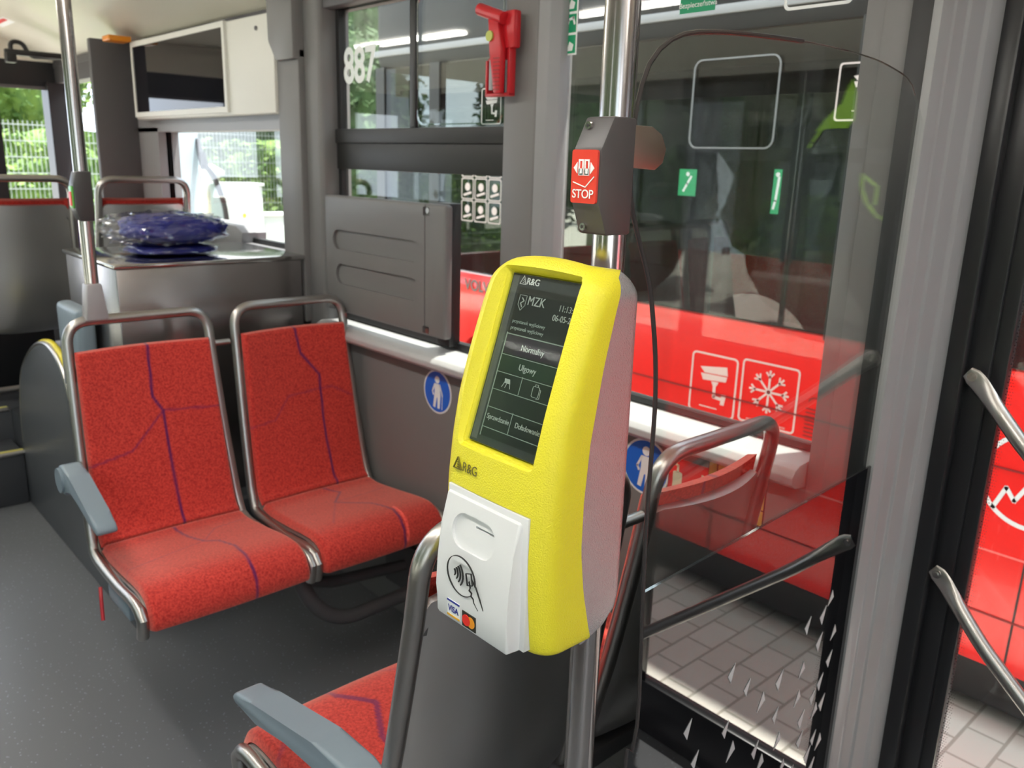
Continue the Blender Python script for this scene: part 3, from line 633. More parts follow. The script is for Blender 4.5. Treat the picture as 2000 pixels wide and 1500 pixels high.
# ribbed cover below window 2
cv = thing('ribbed_cover', 'grey ribbed cover panel mounted over the lower window left of the ticket machine', 'cover panel', (1.55, 2.3, 1.07))
body = box(B(), (1.535, 1.985, 1.068), (1.566, 2.69, 1.476), .010, 3)
cut = []
def pill(cz, y0_, y1_, r_, x0_, x1_):
    b = B(); P_ = []
    for k in range(13): a = math.pi/2+math.pi*k/12; P_.append((-(y1_-r_)+0, 0)) if 0 else P_.append((y0_+r_+r_*math.cos(a), cz+r_*math.sin(a)))
    for k in range(13): a = -math.pi/2+math.pi*k/12; P_.append((y1_-r_+r_*math.cos(a), cz+r_*math.sin(a)))
    prism(b, P_, 'x', x0_, x1_); return b
cut.append(pill(1.325, 2.12, 2.635, .034, 1.50, 1.5455)); cut.append(pill(1.205, 2.12, 2.62, .036, 1.50, 1.5455))
cut.append(box(B(), (1.50, 2.085, 1.0), (1.538, 2.090, 1.6)))
cut.append(box(B(), (1.50, 2.065, 1.440), (1.547, 2.098, 1.466))); cut.append(box(B(), (1.50, 2.065, 1.075), (1.547, 2.098, 1.098)))
obj('cover', solid(body, cut), grey, cv, 30)
for z in (1.455, 1.083):
    b = B(); cyl(b, (1.556, 2.08, z), (1.538, 2.08, z), .009, 12); obj('screw', b, steeltube, cv)

# ------------------------------------------------------------------ hammer
hm = thing('emergency_hammer', 'red emergency hammer in its red holder on the pillar', 'emergency hammer', (1.53, 1.73, 1.77))
b = B(); box(b, (1.505, 1.672, 1.885), (1.53, 1.735, 1.975), .005); box(b, (1.508, 1.69, 1.772), (1.531, 1.698, 1.90), .002); box(b, (1.508, 1.776, 1.772), (1.531, 1.784, 1.86), .002); box(b, (1.508, 1.69, 1.770), (1.531, 1.784, 1.778), .002)
prism(b, [(1.784, 1.86), (1.765, 1.87), (1.765, 1.93), (1.70, 1.93), (1.70, 1.86)], 'x', 1.512, 1.531, .002)
obj('holder', b, hammerred, hm)
b = B(); cyl(b, (1.495, 1.70, 1.955), (1.495, 1.795, 1.985), .0155, 18); obj('hammer_head', b, hammerred, hm)
b = B(); prism(b, [(1.715, 1.95), (1.755, 1.96), (1.745, 1.88), (1.728, 1.775), (1.704, 1.775), (1.70, 1.88)], 'x', 1.487, 1.506, .004); hd = obj('hammer_handle', b, hammerred, hm)
b = B()
for k in range(9): z = 1.783+k*.0095; box(b, (1.4855, 1.704, z), (1.488, 1.728, z+.003))
obj('grip_ribs', b, mat('rib_red', (.3, .01, .012), .5), hd)
b = B(); cyl(b, (1.488, 1.742, 1.915), (1.482, 1.742, 1.915), .013, 20); obj('seal_button', b, mat('seal_lime', (.45, .5, .1), .5), hm, label='round yellow-green seal')
b = B(); box(b, (1.50, 1.742, 1.785), (1.515, 1.76, 1.86), .001); obj('grey_insert', b, greylt, hm)

# ------------------------------------------------------------------ wall signs
def round_sign(y, z, label, r=.075):
    t = thing('priority_sign', label, 'sign', (1.559, y, z), 'round blue priority signs on the wall')
    b = B(); WR.poly(b, circ(-y, z, r, 40), .0012); obj('sign_rim', b, whitep, t)
    b = B(); WR.poly(b, circ(-y, z, r*.92, 40), .0018, .0010); obj('sign_disc', b, signblue, t)
    b = B(); k = r/.075; f = lambda P_: [(-y+a*k, z+c*k) for a, c in P_]
    WR.poly(b, circ(-y, z+.042*k, .0125*k, 20), .0024, .0016)
    WR.poly(b, f([(-.014, .028), (.014, .028), (.018, -.010), (.014, -.056), (.002, -.056), (.002, -.02), (-.002, -.02), (-.010, -.056), (-.022, -.054), (-.014, -.005)]), .0024, .0016)
    WR.line(b, f([(-.013, .025), (-.026, -.002), (-.020, -.012)]), .0065*k, .0024, .0016); WR.line(b, f([(.013, .025), (.024, .002), (.028, -.010)]), .0065*k, .0024, .0016)
    WR.line(b, f([(.028, -.008), (.026, -.056)]), .0028*k, .0024, .0016)
    obj('pictogram', b, whitep, t)
round_sign(2.05, .887, 'round blue sign of a walking figure with cane, right of the far red seat', .072)
round_sign(1.20, .885, 'round blue sign of a figure with cane, seen through the partition', .073)
round_sign(1.355, .885, 'round blue sign mostly hidden behind the ticket machine', .073)
t = thing('extinguisher_sign', 'red square fire extinguisher sign on the wall', 'sign', (1.559, 1.07, .89))
b = B(); WR.poly(b, [(-1.13, .845), (-1.012, .845), (-1.012, .935), (-1.13, .935)], .0012); obj('sign_field', b, signred, t)
b = B(); WR.poly(b, rounded(.026, .050, .005, 4, -1.103, .877), .0018, .001); WR.line(b, [(-1.103, .9), (-1.103, .917), (-1.118, .922)], .006, .0018, .001)
for k in range(3): WR.line(b, [(-1.075+.006*k, .858+.012*k), (-1.066+.004*k, .868+.012*k), (-1.058, .860+.014*k)], .005, .0018, .001)
WR.line(b, [(-1.033, .856), (-1.033, .912)], .006, .0018, .001); obj('pictogram', b, mat('sign_cream', (.75, .72, .5), .5), t)
t = thing('safety_notice', 'olive yellow notice plate with black lettering near the door', 'sign', (1.559, .95, .92))
b = B(); WR.poly(b, [(-1.02, .84), (-.868, .84), (-.868, .985), (-1.02, .985)], .0012); obj('sign_border', b, ink, t)
b = B(); WR.poly(b, [(-1.017, .843), (-.871, .843), (-.871, .982), (-1.017, .982)], .0018, .001); obj('sign_field', b, signyel, t)
text(t, 'lettering', 'UP', WR, -1.0, .93, .045, mat('notice_ink', (.09, .08, .02), .5), .002); text(t, 'lettering', '18', WR, -.93, .89, .04, ink, .002)
b = B(); [WR.line(b, [(-1.0, .855+.008*k), (-.90+.01*k, .855+.008*k)], .003, .0024, .0018) for k in range(4)]; obj('small_print', b, ink, t)

# ------------------------------------------------------------------ ticket validator
VY0, VY1 = .5475, .7225; VC = .635
xf = [(1.07, .563), (1.10, .5585), (1.15, .554), (1.20, .552), (1.25, .5535), (1.30, .559), (1.35, .568), (1.40, .583), (1.45, .601), (1.50, .623), (1.52, .63)]
xb = [(1.07, .640), (1.10, .630), (1.15, .618), (1.20, .611), (1.257, .611), (1.32, .616), (1.40, .630), (1.46, .645), (1.51, .660)]
va = thing('ticket_machine', 'yellow and silver ticket machine with screen and card reader on the pole', 'ticket machine', (.70, VC, 1.07))
def ring_pts(z, inset, zz):
    X0 = lerp_tab(xf, z)+inset; X1 = lerp_tab(xb, z); h = (VY1-VY0)/2-inset*.8; r = .026; P_ = [(X1, VC-h)]
    for k in range(9):
        a = math.pi/2*k/8; P_.append((X0+r-r*math.sin(a), VC-h+r-r*math.cos(a)) if 0 else (X0+r-r*math.sin(a), VC-h+r-r*math.cos(a)))
    for k in range(1, 8): P_.append((X0-.0015*math.sin(math.pi*k/8), VC-h+r+(2*h-2*r)*k/8))
    for k in range(9):
        a = math.pi/2*(8-k)/8; P_.append((X0+r-r*math.sin(a), VC+h-r+r*math.cos(a)))
    P_.append((X1, VC+h))
    return P_
def loft(rows):
    b = B(); V = [[b.verts.new(p) for p in r] for r in rows]; n = len(V[0])
    for i in range(len(V)-1):
        for k in range(n): b.faces.new((V[i][k], V[i][(k+1) % n], V[i+1][(k+1) % n], V[i+1][k]))
    b.faces.new(V[0][::-1]); b.faces.new(V[-1]); return b
rows = []; zb, zt = 1.082, 1.492
for k in range(5): a = math.pi/2*k/4; rows.append((zb+.010-.010*math.cos(a), .010*(1-math.sin(a))))
for k in range(1, 30): rows.append((zb+.010+(zt-.022-zb-.010)*k/30, 0))
for k in range(9): a = math.pi/2*k/8; rows.append((zt-.022+.022*math.sin(a), .022*(1-math.cos(a))))
R3 = []
for z, ins in rows:
    f = max(0, (z-1.40)/.092)**2
    R3.append([(x, y, z+.012*f*(1-((y-VC)/.088)**2)) for x, y in ring_pts(z, ins, z)])
shell = loft(R3)
sO = Vector((.6306, .6893, 1.4831)); sU = Vector((.0613, 0, .1855)).normalized(); SH = .1954; SW = .1085
SCR = Plane(sO - sU*SH, (0, -1, 0), sU)       # origin bottom-left of the screen
def slab(pl, pts, h0, h1, taper=0):
    b = B(); c = Vector((sum(p[0] for p in pts)/len(pts), sum(p[1] for p in pts)/len(pts)))
    A = [b.verts.new(pl.p(x, y, h0)) for x, y in pts]
    Q = [b.verts.new(pl.p(x+math.copysign(taper, x-c.x), y+math.copysign(taper, y-c.y), h1)) for x, y in pts]; n = len(pts)
    b.faces.new(A); b.faces.new(Q[::-1])
    for i in range(n): b.faces.new((A[i], A[(i+1) % n], Q[(i+1) % n], Q[i]))
    return b
cuts = [slab(SCR, rounded(SW, SH, .003, 3, SW/2, SH/2), -.004, .03, .012)]
RB = Plane((.5555, .7015, 1.0855), (0, -1, 0), (-.0, 0, 1))
cuts.append(slab(SCR, rounded(SW+.009, SH+.005, .007, 4, SW/2, SH/2-.003), .0050, .03, .013))
cuts.append(box(B(), (.50, .5685, 1.06), (.5625, .7035, 1.2465)))
obj('front_shell', solid(shell, cuts), yellow, va, 40, 'yellow grained plastic front shell')
rows = []
for k in range(40):
    z = 1.078+(1.489-1.078)*math.sin(math.pi/2*k/39); X1 = .688; X1 -= max(0, (1.12-z))**1.5*5.2; X1 -= .012*max(0, (z-1.465)/.024)**2; X0 = lerp_tab(xb, z)-.012; ti = max(0, (z-1.467)/.0225); h = .0868-.0170*(1-math.sqrt(max(0, 1-ti*ti)))-.006*max(0, (1.084-z)/.006)**2; r = .016; P_ = [(X0, VC-h)]
    for j in range(7): a = math.pi/2*j/6; P_.append((X1-r+r*math.sin(a), VC-h+r-r*math.cos(a)))
    for j in range(7): a = math.pi/2*(6-j)/6; P_.append((X1-r+r*math.sin(a), VC+h-r+r*math.cos(a)))
    P_.append((X0, VC+h)); rows.append([(x, y, z+.012*max(0, (z-1.40)/.092)**2*(1-((y-VC)/.088)**2)) for x, y in P_])
obj('rear_shell', loft(rows), silver, va, 40, 'silver grained plastic rear shell')
b = B()
for z in (1.15, 1.42): obj('pole_mount', box(B(), (.684, VC-.03, z-.015), (.7095, VC+.03, z+.015), .003), black, va)
# screen
sc = obj('screen_bezel', slab(SCR, [(.001, .001), (SW-.001, .001), (SW-.001, SH-.001), (.001, SH-.001)], -.0038, .0002), mat('bezel_grey', (.035, .042, .044), .5), va)
obj('screen_side', (lambda b: (SCR.poly(b, [(.003, .004), (.0125, .004), (.0125, SH-.003), (.003, SH-.003)], .0006, .0002), b)[1])(B()), mat('bezel_textured', (.10, .11, .115), .5, bump=(900, .6, .001)), sc)
DX0 = .0165
b = B(); SCR.poly(b, [(DX0, .010), (SW-.001, .010), (SW-.001, SH-.0155), (DX0, SH-.0155)], .0006, .0002); obj('display', b, mat('lcd_dark', (.013, .018, .015), .4), sc)
lc = mat('lcd_lines', (.30, .36, .33), .5); lt = mat('lcd_text', (.42, .46, .44), .5)
b = B(); H_ = .001
for y in (.128, .1045, .0845, .0645, .044, .021): SCR.line(b, [(DX0, y-.001), (SW-.002, y-.001)], .0008 if y < .12 else .0012, H_, .0006)
SCR.line(b, [(DX0, .010), (DX0, .128)], .0012, H_, .0006); SCR.line(b, [(.058, .0645), (.058, .0845)], .0007, H_, .0006); SCR.line(b, [(.058, .021), (.058, .044)], .0007, H_, .0006)
obj('display_lines', b, lc, sc)
b = B(); SCR.poly(b, [(DX0+.001, .1055), (SW-.002, .1055), (SW-.002, .126), (DX0+.001, .126)], .0008, .0006); obj('menu_field', b, mat('lcd_purple', (.03, .016, .035), .4), sc)
b = B(); SCR.poly(b, [(DX0+.001, .0855), (SW-.002, .0855), (SW-.002, .1025), (DX0+.001, .1025)], .0008, .0006); obj('menu_field', b, mat('lcd_green', (.014, .03, .018), .4), sc)
def T(s, u, v, size, m=lt, al='LEFT', bold=0, sx=1): return text(sc, 'lettering', s, SCR, u, v, size, m, .0011, bold, al, sx)
T('R&G', .0255, SH-.0115, .0105, whitep, bold=.0001); T('MZK', .035, SH-.0335, .0145, sx=.9)
T('11:13:54', SW+.004, SH-.0335, .0095, al='RIGHT', sx=.9); T('06-05-2024', SW+.009, SH-.0445, .0095, al='RIGHT', sx=.9)
T('przystanek wyjściowy', DX0+.003, .140, .0058, lc); T('przystanek wyjściowy', DX0+.003, .1305, .0058, lc) if 0 else T('przystanek wyjściowy', DX0+.003, .1325, .0058, lc)
T('Normalny', .062, .1115, .0098, al='CENTER', sx=.9); T('Ulgowy', .062, .0905, .0098, al='CENTER', sx=.9)
T('Sprawdzanie', .038, .030, .0085, al='CENTER', sx=.85); T('Doładowanie', .085, .030, .0085, al='CENTER', sx=.85)
b = B()
def logo(b, pl, u, v, s, h, h0):   # triangle mark with rising bars
    pl.line(b, [(u, v), (u+s*.45, v+s), (u+s, v)], s*.05, h, h0, True)
    for k in range(3): pl.line(b, [(u+s*.46, v+s*(.20+.2*k)), (u+s*(.80-.12*k), v+s*(.12+.2*k))], s*.035, h, h0)
logo(b, SCR, DX0-.001, SH-.012, .0095, .0012, .0006); obj('brand_mark', b, whitep, sc)
b = B(); x, y = .0265, SH-.033
SCR.line(b, [(x-.0055, y+.009), (x+.0055, y+.009), (x+.0055, y-.002), (x, y-.008), (x-.0055, y-.002)], .0005, H_, .0006, True)
SCR.line(b, [(x-.001, y+.006), (x+.0025, y+.003), (x-.002, y), (x+.001, y-.004)], .0012, H_, .0006)
# folding table and suitcase symbols
obj('route_crest', b, lt, sc); b = B(); x, y = .036, .074
SCR.poly(b, [(x-.004, y+.004), (x+.004, y+.004), (x+.006, y-.001), (x-.003, y-.001)], H_, .0006); SCR.line(b, [(x-.003, y), (x-.006, y-.006)], .0007, H_, .0006); SCR.line(b, [(x+.001, y), (x-.001, y-.006)], .0007, H_, .0006); SCR.line(b, [(x+.005, y), (x+.007, y-.006)], .0007, H_, .0006)
obj('folding_table_icon', b, lt, sc); b = B(); x = .082; SCR.line(b, rounded(.010, .0115, .0015, 2, x, y-.001), .0005, H_, .0006, True); SCR.line(b, [(x-.002, y+.005), (x-.002, y+.007), (x+.002, y+.007), (x+.002, y+.005)], .0005, H_, .0006); SCR.line(b, [(x+.005, y+.003), (x+.007, y+.002), (x+.007, y-.007), (x+.003, y-.008)], .0005, H_, .0006)
obj('suitcase_icon', b, lt, sc)
obj('screen_glass', slab(SCR, [(.0015, .0015), (SW-.0015, .0015), (SW-.0015, SH-.0015), (.0015, SH-.0015)], .0018, .0032), glass('screen_glass', (.93, .95, .94), .045), va)
# brand mark below the screen
FP = Plane((.5525, .70, 1.2575), (0, -1, 0), (.10, 0, 1))
b = B(); logo(b, FP, .004, .0085, .0135, .0012, -.001); obj('brand_mark', b, mat('olive_print', (.16, .14, .02), .5), va)
text(va, 'lettering', 'R&G', FP, .0195, .0085, .0155, mat('olive_print2', (.14, .12, .02), .5), .0006, sx=.85)
# reader
obj('reader_base', box(B(), (.5515, .5692, 1.090), (.5720, .7028, 1.2458), .0012), white, va)
pts = [(.552, 1.2385), (.5485, 1.2365), (.5405, 1.20), (.5355, 1.16), (.5335, 1.125), (.5345, 1.0925), (.5365, 1.0885), (.566, 1.0885), (.566, 1.2385)]
b = B()
L0 = [b.verts.new((x, .5785+(0 if x < .56 else -.004), z)) for x, z in pts]; L1 = [b.verts.new((x, .7015, z)) for x, z in pts]; n = len(pts)
b.faces.new(L0[::-1]); b.faces.new(L1)
ff = [b.faces.new((L0[i], L0[(i+1) % n], L1[(i+1) % n], L1[i])) for i in range(n)]
bmesh.ops.bevel(b, geom=[e for e in b.edges if all(v in L0 for v in e.verts) or all(v in L1 for v in e.verts)], offset=.003, segments=3, profile=.5, affect='EDGES')
RP = Plane((.5405+.0002, .7015, 1.2), (0, -1, 0), (.0075, 0, .037))
pc = slab(RP, rounded(.072, .040, .0195, 8, .056, .002), -.0045, .02, .002)
sl = slab(RP, [(.054, .0105), (.089, .0105), (.089, .0130), (.054, .0130)], -.010, .0)
obj('card_reader', solid(b, [pc, sl]), white, va, 35)
RI = Plane((.5338, .7015, 1.125), (0, -1, 0), (-.0018, 0, .035)); b = B()
cu_, cv_ = .047, .028; e1 = circ(cu_, cv_, .0245, 48, .0240)
RI.line(b, [e1[i] for i in range(-1, 42)], .0007, .0008, -.001)
for k, (r_, w_) in enumerate(((.006, .0010), (.0105, .0011), (.015, .0012), (.0195, .0013))):
    RI.line(b, [(cu_-.016+r_*math.cos(a), cv_+.001+r_*math.sin(a)) for a in [math.radians(-40+80*j/8) for j in range(9)]], w_, .0008, -.001)
RI.line(b, [(cu_+.009, cv_+.007), (cu_+.018, cv_+.010), (cu_+.020, cv_-.004), (cu_+.011, cv_-.007)], .0006, .0008, -.001, True)
RI.line(b, [(cu_+.014, cv_-.001), (cu_+.016, cv_-.008), (cu_+.014, cv_-.012), (cu_+.018, cv_-.014), (cu_+.017, cv_-.018), (cu_+.021, cv_-.020), (cu_+.022, cv_-.024), (cu_+.029, cv_-.031)], .0006, .0008, -.001)
RI.line(b, [(cu_+.019, cv_+.003), (cu_+.026, cv_-.004), (cu_+.031, cv_-.014), (cu_+.038, cv_-.027)], .0006, .0008, -.001)
obj('contactless_symbol', b, ink, va)
RL = Plane((.5342, .7015, 1.0925), (0, -1, 0), (-.0008, 0, .03)); b = B()
RL.poly(b, [(.022, .0020), (.0445, .0020), (.0445, .0230), (.022, .0230)], .0006, -.0008); v_ = obj('payment_sticker', b, whitep, va)
b = B(); RL.poly(b, [(.022, .0208), (.0445, .0208), (.0445, .0230), (.022, .0230)], .0011, .0005); obj('blue_band', b, mat('visa_blue', (.03, .05, .35), .4), v_)
b = B(); RL.poly(b, [(.022, .0020), (.0445, .0020), (.0445, .0044), (.022, .0044)], .0011, .0005); obj('orange_band', b, mat('visa_gold', (.75, .4, .03), .4), v_)
text(v_, 'lettering', 'VISA', RL, .0332, .0088, .0108, mat('visa_ink', (.02, .03, .25), .4), .0009, bold=.00015, align='CENTER', sx=.85)
b = B(); RL.poly(b, [(.0490, .0000), (.0725, .0000), (.0725, .0190), (.0490, .0190)], .0006, -.0008); v_ = obj('payment_sticker', b, mat('mc_black', (.03, .028, .02), .4), va)
b = B(); RL.poly(b, circ(.0645, .0095, .0068, 24), .0010, .0005); obj('orange_circle', b, mat('mc_orange', (.85, .32, .02), .4), v_)
b = B(); RL.poly(b, circ(.0567, .0095, .0068, 24), .0014, .0005); obj('red_circle', b, mat('mc_red', (.8, .03, .02), .4), v_)

# ------------------------------------------------------------------ ceiling fittings
b = B(); prism(b, [(x*.05, z*.012) for x, z in ((-1, -.6), (-.9, -1), (.9, -1), (1, -.6), (1, 1), (-1, 1))], 'y', 0, .1, .002)
for v in b.verts: v.co += Vector((1.43, 4.35, 2.115+.0))
tag(obj('orange_cap', b, orange), 'small orange cap above the upright panel under the ceiling', 'cap')
t = thing('ceiling_label', 'white and red warning label on the ceiling at the top left', 'label', (1.2, 5.5, 2.27))
CP = Plane((1.17, 5.5, 2.2735), (0, 1, 0), (1, 0, -.32)); b = B(); CP.poly(b, [(-.14, 0), (.14, 0), (.14, .06), (-.14, .06)], .0012); obj('label_field', b, whitep, t)
b = B(); CP.poly(b, [(-.12, .008), (.10, .008), (.10, .030), (-.12, .030)], .002, .0012); obj('red_band', b, signred, t)
hatch = thing('ceiling_hatch', 'round edged ceiling hatch with yellow handle near the top', 'hatch', (1.28, 3.6, 2.24))
HP = Plane((1.30, 3.52, 2.2315), (0, 1, 0), Vector((.25, 0, -.08)))
b = B(); HP.ring(b, circ(0, 0, .17, 48, .10), circ(0, 0, .166, 48, .096), .002); obj('hatch_rim', b, greydk, hatch)
b = B(); HP.poly(b, rounded(.10, .03, .01, 4, 0, .03), .008); obj('hatch_handle', b, mat('handle_yellow', (.6, .4, .02), .4), hatch)
for i, (x0_, y0_) in enumerate(((.10, -2.5), (.10, -.9), (.10, .7), (.10, 2.3), (.10, 3.9))):  # unseen glowing strips added under the ceiling to light the interior
    t = thing('ceiling_lamp', 'long white ceiling lamp strip over the aisle', 'lamp', (x0_, y0_, 2.30), 'ceiling lamp strips')
    obj('diffuser', box(B(), (x0_-.035, y0_, 2.292), (x0_+.035, y0_+1.3, 2.309), .004), fill_glow_m, t)
cb = thing('camera_arm', 'small black bracket with cable loop hanging by the far bulkhead', 'bracket', (1.22, 5.4, 2.05))
b = B(); tube(b, fillet([(1.20, 5.4, 2.10), (1.20, 5.4, 2.16), (1.26, 5.4, 2.16), (1.29, 5.4, 2.09), (1.45, 5.4, 2.10)], .03), .012, 10); obj('bracket_arm', b, black, cb)
b = B(); box(b, (1.17, 5.37, 2.05), (1.22, 5.43, 2.10), .006); box(b, (1.17, 5.38, 2.09), (1.5, 5.42, 2.12), .004); obj('bracket_body', b, black, cb)
ct = thing('window_curtain', 'narrow dark blue curtain at the far left window', 'curtain', (1.52, 5.3, 0)); b = B(); rows = []
for j in range(12):
    rows.append([b.verts.new((1.46+.012*math.sin(i*.9)+.003*j, 5.34+.012*i, .42+j*.14)) for i in range(18)])
for j in range(11):
    for i in range(17): b.faces.new((rows[j][i], rows[j][i+1], rows[j+1][i+1], rows[j+1][i]))
bmesh.ops.solidify(b, geom=b.faces[:], thickness=.004); obj('cloth', b, curtain_m, ct)

# ------------------------------------------------------------------ outside: ground, strip, second bus
struct('ground_pavement', box(B(), (-14, -14, -.5), (30, 40, -.32)), paver, 'light pavers on the ground outside', 'ground')
ob = thing('parked_bus', 'red bus with dark windows parked right beside ours', 'bus', (4.2, 0, -.32))
OX = 3.0
b = B(); prism(b, [(-9, -.07), (-9, 1.0), (4.50, 1.0), (4.60, .93), (4.62, .5), (4.62, -.07)], 'x', OX, OX+2.5, .03); 
body = b; cutb = []
b2 = B(); cyl(b2, (OX-.3, 3.32, .16), (OX+2.8, 3.32, .16), .56, 40); cutb.append(b2); b2 = B(); cyl(b2, (OX-.3, -5.0, .16), (OX+2.8, -5.0, .16), .56, 40); cutb.append(b2)
cutb.append(box(B(), (OX+.04, -8.8, .05), (OX+2.46, 4.4, 1.2)))
obj('body_side', solid(body, cutb), busred, ob, 30)
for zz in (.66, .36, .13):
    b = B(); box(b, (OX-.004, -9, zz), (OX+.002, 2.7, zz+.006)); obj('side_moulding', b, mat('moulding_red', (.9, .18, .16), .3) if zz == .36 else mat('seam_dark', (.25, .01, .01), .5), ob)
for yy in (.70, -.65, -2.0, 2.4): obj('panel_gap', box(B(), (OX-.002, yy, -.06), (OX+.004, yy+.006, .36)), ink, ob)
for y in (3.32, -5.0):
    b = B(); cyl(b, (OX+.03, y, .16), (OX+.33, y, .16), .48, 36); q = obj('wheel', b, black, ob); b = B(); cyl(b, (OX+.02, y, .16), (OX+.06, y, .16), .28, 32); obj('wheel_rim', b, greylt, q)
b = B(); box(b, (OX, -9, 2.12), (OX+2.5, 4.6, 2.75), .06); obj('roof', b, mat('bus_roof_dark', (.018, .018, .02), .5, spec=.2), ob)
b = B(); box(b, (OX-.01, -9, 2.20), (OX+.01, 4.6, 2.235), .004); obj('roof_rail', b, greylt, ob)
b = B()
for y in (4.5, 3.95, 3.05, 1.42, -.45, -1.9, -3.4, -5, -6.6, -8.9):
    obj('window_post', box(B(), (OX, y, .98), (OX+.05, y+.09, 2.14)), black, ob); obj('window_post', box(B(), (OX+2.45, y, .98), (OX+2.5, y+.09, 2.14)), black, ob)
obj('window_band', box(B(), (OX-.002, -9, 1.64), (OX+.02, 1.42, 1.69)), black, ob)
obj('side_glass', box(B(), (OX+.008, -9, 1.0), (OX+.014, 4.55, 2.13)), glass_dark, ob); obj('side_glass', box(B(), (OX+2.486, -9, 1.0), (OX+2.492, 4.55, 2.13)), glass_dark, ob)
obj('underbody', box(B(), (OX+.10, -8.6, -.27), (OX+2.4, 2.7, -.02), .02), black, ob); obj('bus_floor', box(B(), (OX+.05, -8.8, -.02), (OX+2.45, 4.4, .03)), greydk, ob)
OS = Plane((OX-.001, 0, 0), (0, -1, 0), (0, 0, 1))
b = B(); OS.ring(b, rounded(.40, .35, .04, cx=-2.01, cy=1.86), rounded(.388, .338, .034, cx=-2.01, cy=1.86), .004); obj('sliding_pane_outline', b, greylt, ob)
stc = mat('faded_white_print', (.80, .66, .64), .5)
b = B(); camera_icon(b, OS, -1.98, .70, .235); obj('camera_sticker', b, stc, ob)
b = B(); s = .235; cx, cy = -1.712, .712
OS.ring(b, rounded(.262, .27, .018, cx=cx, cy=cy), rounded(.246, .254, .012, cx=cx, cy=cy))
for k in range(8):
    a = math.pi*k/4; d_ = Vector((math.cos(a), math.sin(a))); p0 = Vector((cx, cy+.015)); e = p0+d_*.088
    OS.line(b, [tuple(p0), tuple(e)], .009)
    for sg in (1, -1):
        q = Vector((math.cos(a+sg*.75), math.sin(a+sg*.75))); OS.line(b, [tuple(p0+d_*.062), tuple(p0+d_*.062+q*.024)], .008)
obj('snowflake_sticker', b, stc, ob)
text(ob, 'lettering', 'przestrzeń klimatyzowana', OS, cx, cy-.122, .017, stc, .001, align='CENTER'); 
b = B(); [OS.line(b, [(-1.54, .70-.016*k), (-1.475-.01*(k % 2), .70-.016*k)], .006) for k in range(8)]; OS.line(b, [(-1.507+.025*math.cos(a), .73+.018*math.sin(a)) for a in [math.pi*k/8 for k in range(9)]], .004); obj('glass_mark', b, mat('dark_red_print', (.15, .01, .01), .5), ob)
text(ob, 'lettering', 'VOLVO', OS, -3.69, .90, .085, chrome, .002, bold=.002)
b = B()
for i in range(3):
    for j in range(3): OS.ring(b, rounded(.105, .115, .012, cx=-3.68+.115*i, cy=1.58-.12*j), rounded(.095, .105, .01, cx=-3.68+.115*i, cy=1.58-.12*j)); OS.poly(b, circ(-3.68+.115*i, 1.59-.12*j, .022, 12)); OS.line(b, [(-3.71+.115*i, 1.545-.12*j), (-3.65+.115*i, 1.56-.12*j)], .012)
obj('pictogram_grid', b, stc, ob)
b = B(); OS.ring(b, circ(-.72, .64, .17, 48, .17), circ(-.72, .64, .155, 48, .155)); OS.line(b, [(-.83, .52), (-.80, .60), (-.77, .56), (-.72, .66), (-.66, .56)], .014); obj('ring_emblem', b, whitep, ob)
b = B(); OS.ring(b, rounded(.19, .2, .012, cx=-1.48, cy=1.885), rounded(.178, .188, .01, cx=-1.48, cy=1.885)); camera_icon(b, OS, -1.47, 1.89, .16, False); obj('camera_sticker', b, stc, ob)
for y_, z0_, z1_, w_ in ((2.20, 1.49, 1.60, .09), (1.775, 1.44, 1.61, .035)):
    b = B(); OS.poly(b, [(-y_-w_/2, z0_), (-y_+w_/2, z0_), (-y_+w_/2, z1_), (-y_-w_/2, z1_)]); q = obj('green_sticker', b, mat('green_sticker', (.03, .35, .14), .5), ob)
    b = B()
    OS.line(b, [(-y_-w_*.2, z0_+.02), (-y_, z0_+.05), (-y_+w_*.2, z1_-.03)], .01, .0016, .0006); OS.poly(b, circ(-y_, z1_-.02, .009, 12), .0016, .0006); obj('pictogram', b, whitep, q)
b = B()
OS.poly(b, [(.22, 1.88), (.24, 1.93), (.26, 1.89), (.27, 1.85), (.33, 1.79), (.36, 1.75), (.30, 1.76), (.24, 1.76), (.215, 1.79)])
OS.line(b, [(.33, 1.77), (.37, 1.71), (.385, 1.68)], .010)
OS.line(b, [(.05-.055*0+.0, 1.44), (.09, 1.46), (.13, 1.50), (.155, 1.55), (.16, 1.60)], .014)
OS.line(b, [(.10, 1.50), (.10, 1.56), (.16, 1.60)], .012)
obj('lime_drawing', b, lime, ob)
# seats inside the parked bus
def rail_seat(x, y, lb):
    r = make_seat('bus_seat', lb, x, .42, y, 1, zoff=.20, res=.22)
    return r
i = 0
for y, side in ((1.5, 'front'), (.3, 'second'), (-1.0, 'third')):
    for x in (OX+.35, OX+.82):
        rail_seat(x, y+.6, 'red seat inside the parked bus, %s row, %s' % (side, 'by its window' if x < OX+.5 else 'by its aisle'))
for x, y in ((OX+.60, 1.20), (OX+1.25, 2.4)): obj('grab_pole', cyl(B(), (x, y, .03), (x, y, 2.12), .017, 14), chrome, ob)
b = B(); tube(b, fillet([(OX+.28, 2.75, .03), (OX+.28, 2.75, 1.30), (OX+.28, 2.25, 1.36), (OX+.28, 2.20, .03)], .08), .014, 10); obj('guard_rail', b, steeltube, ob)

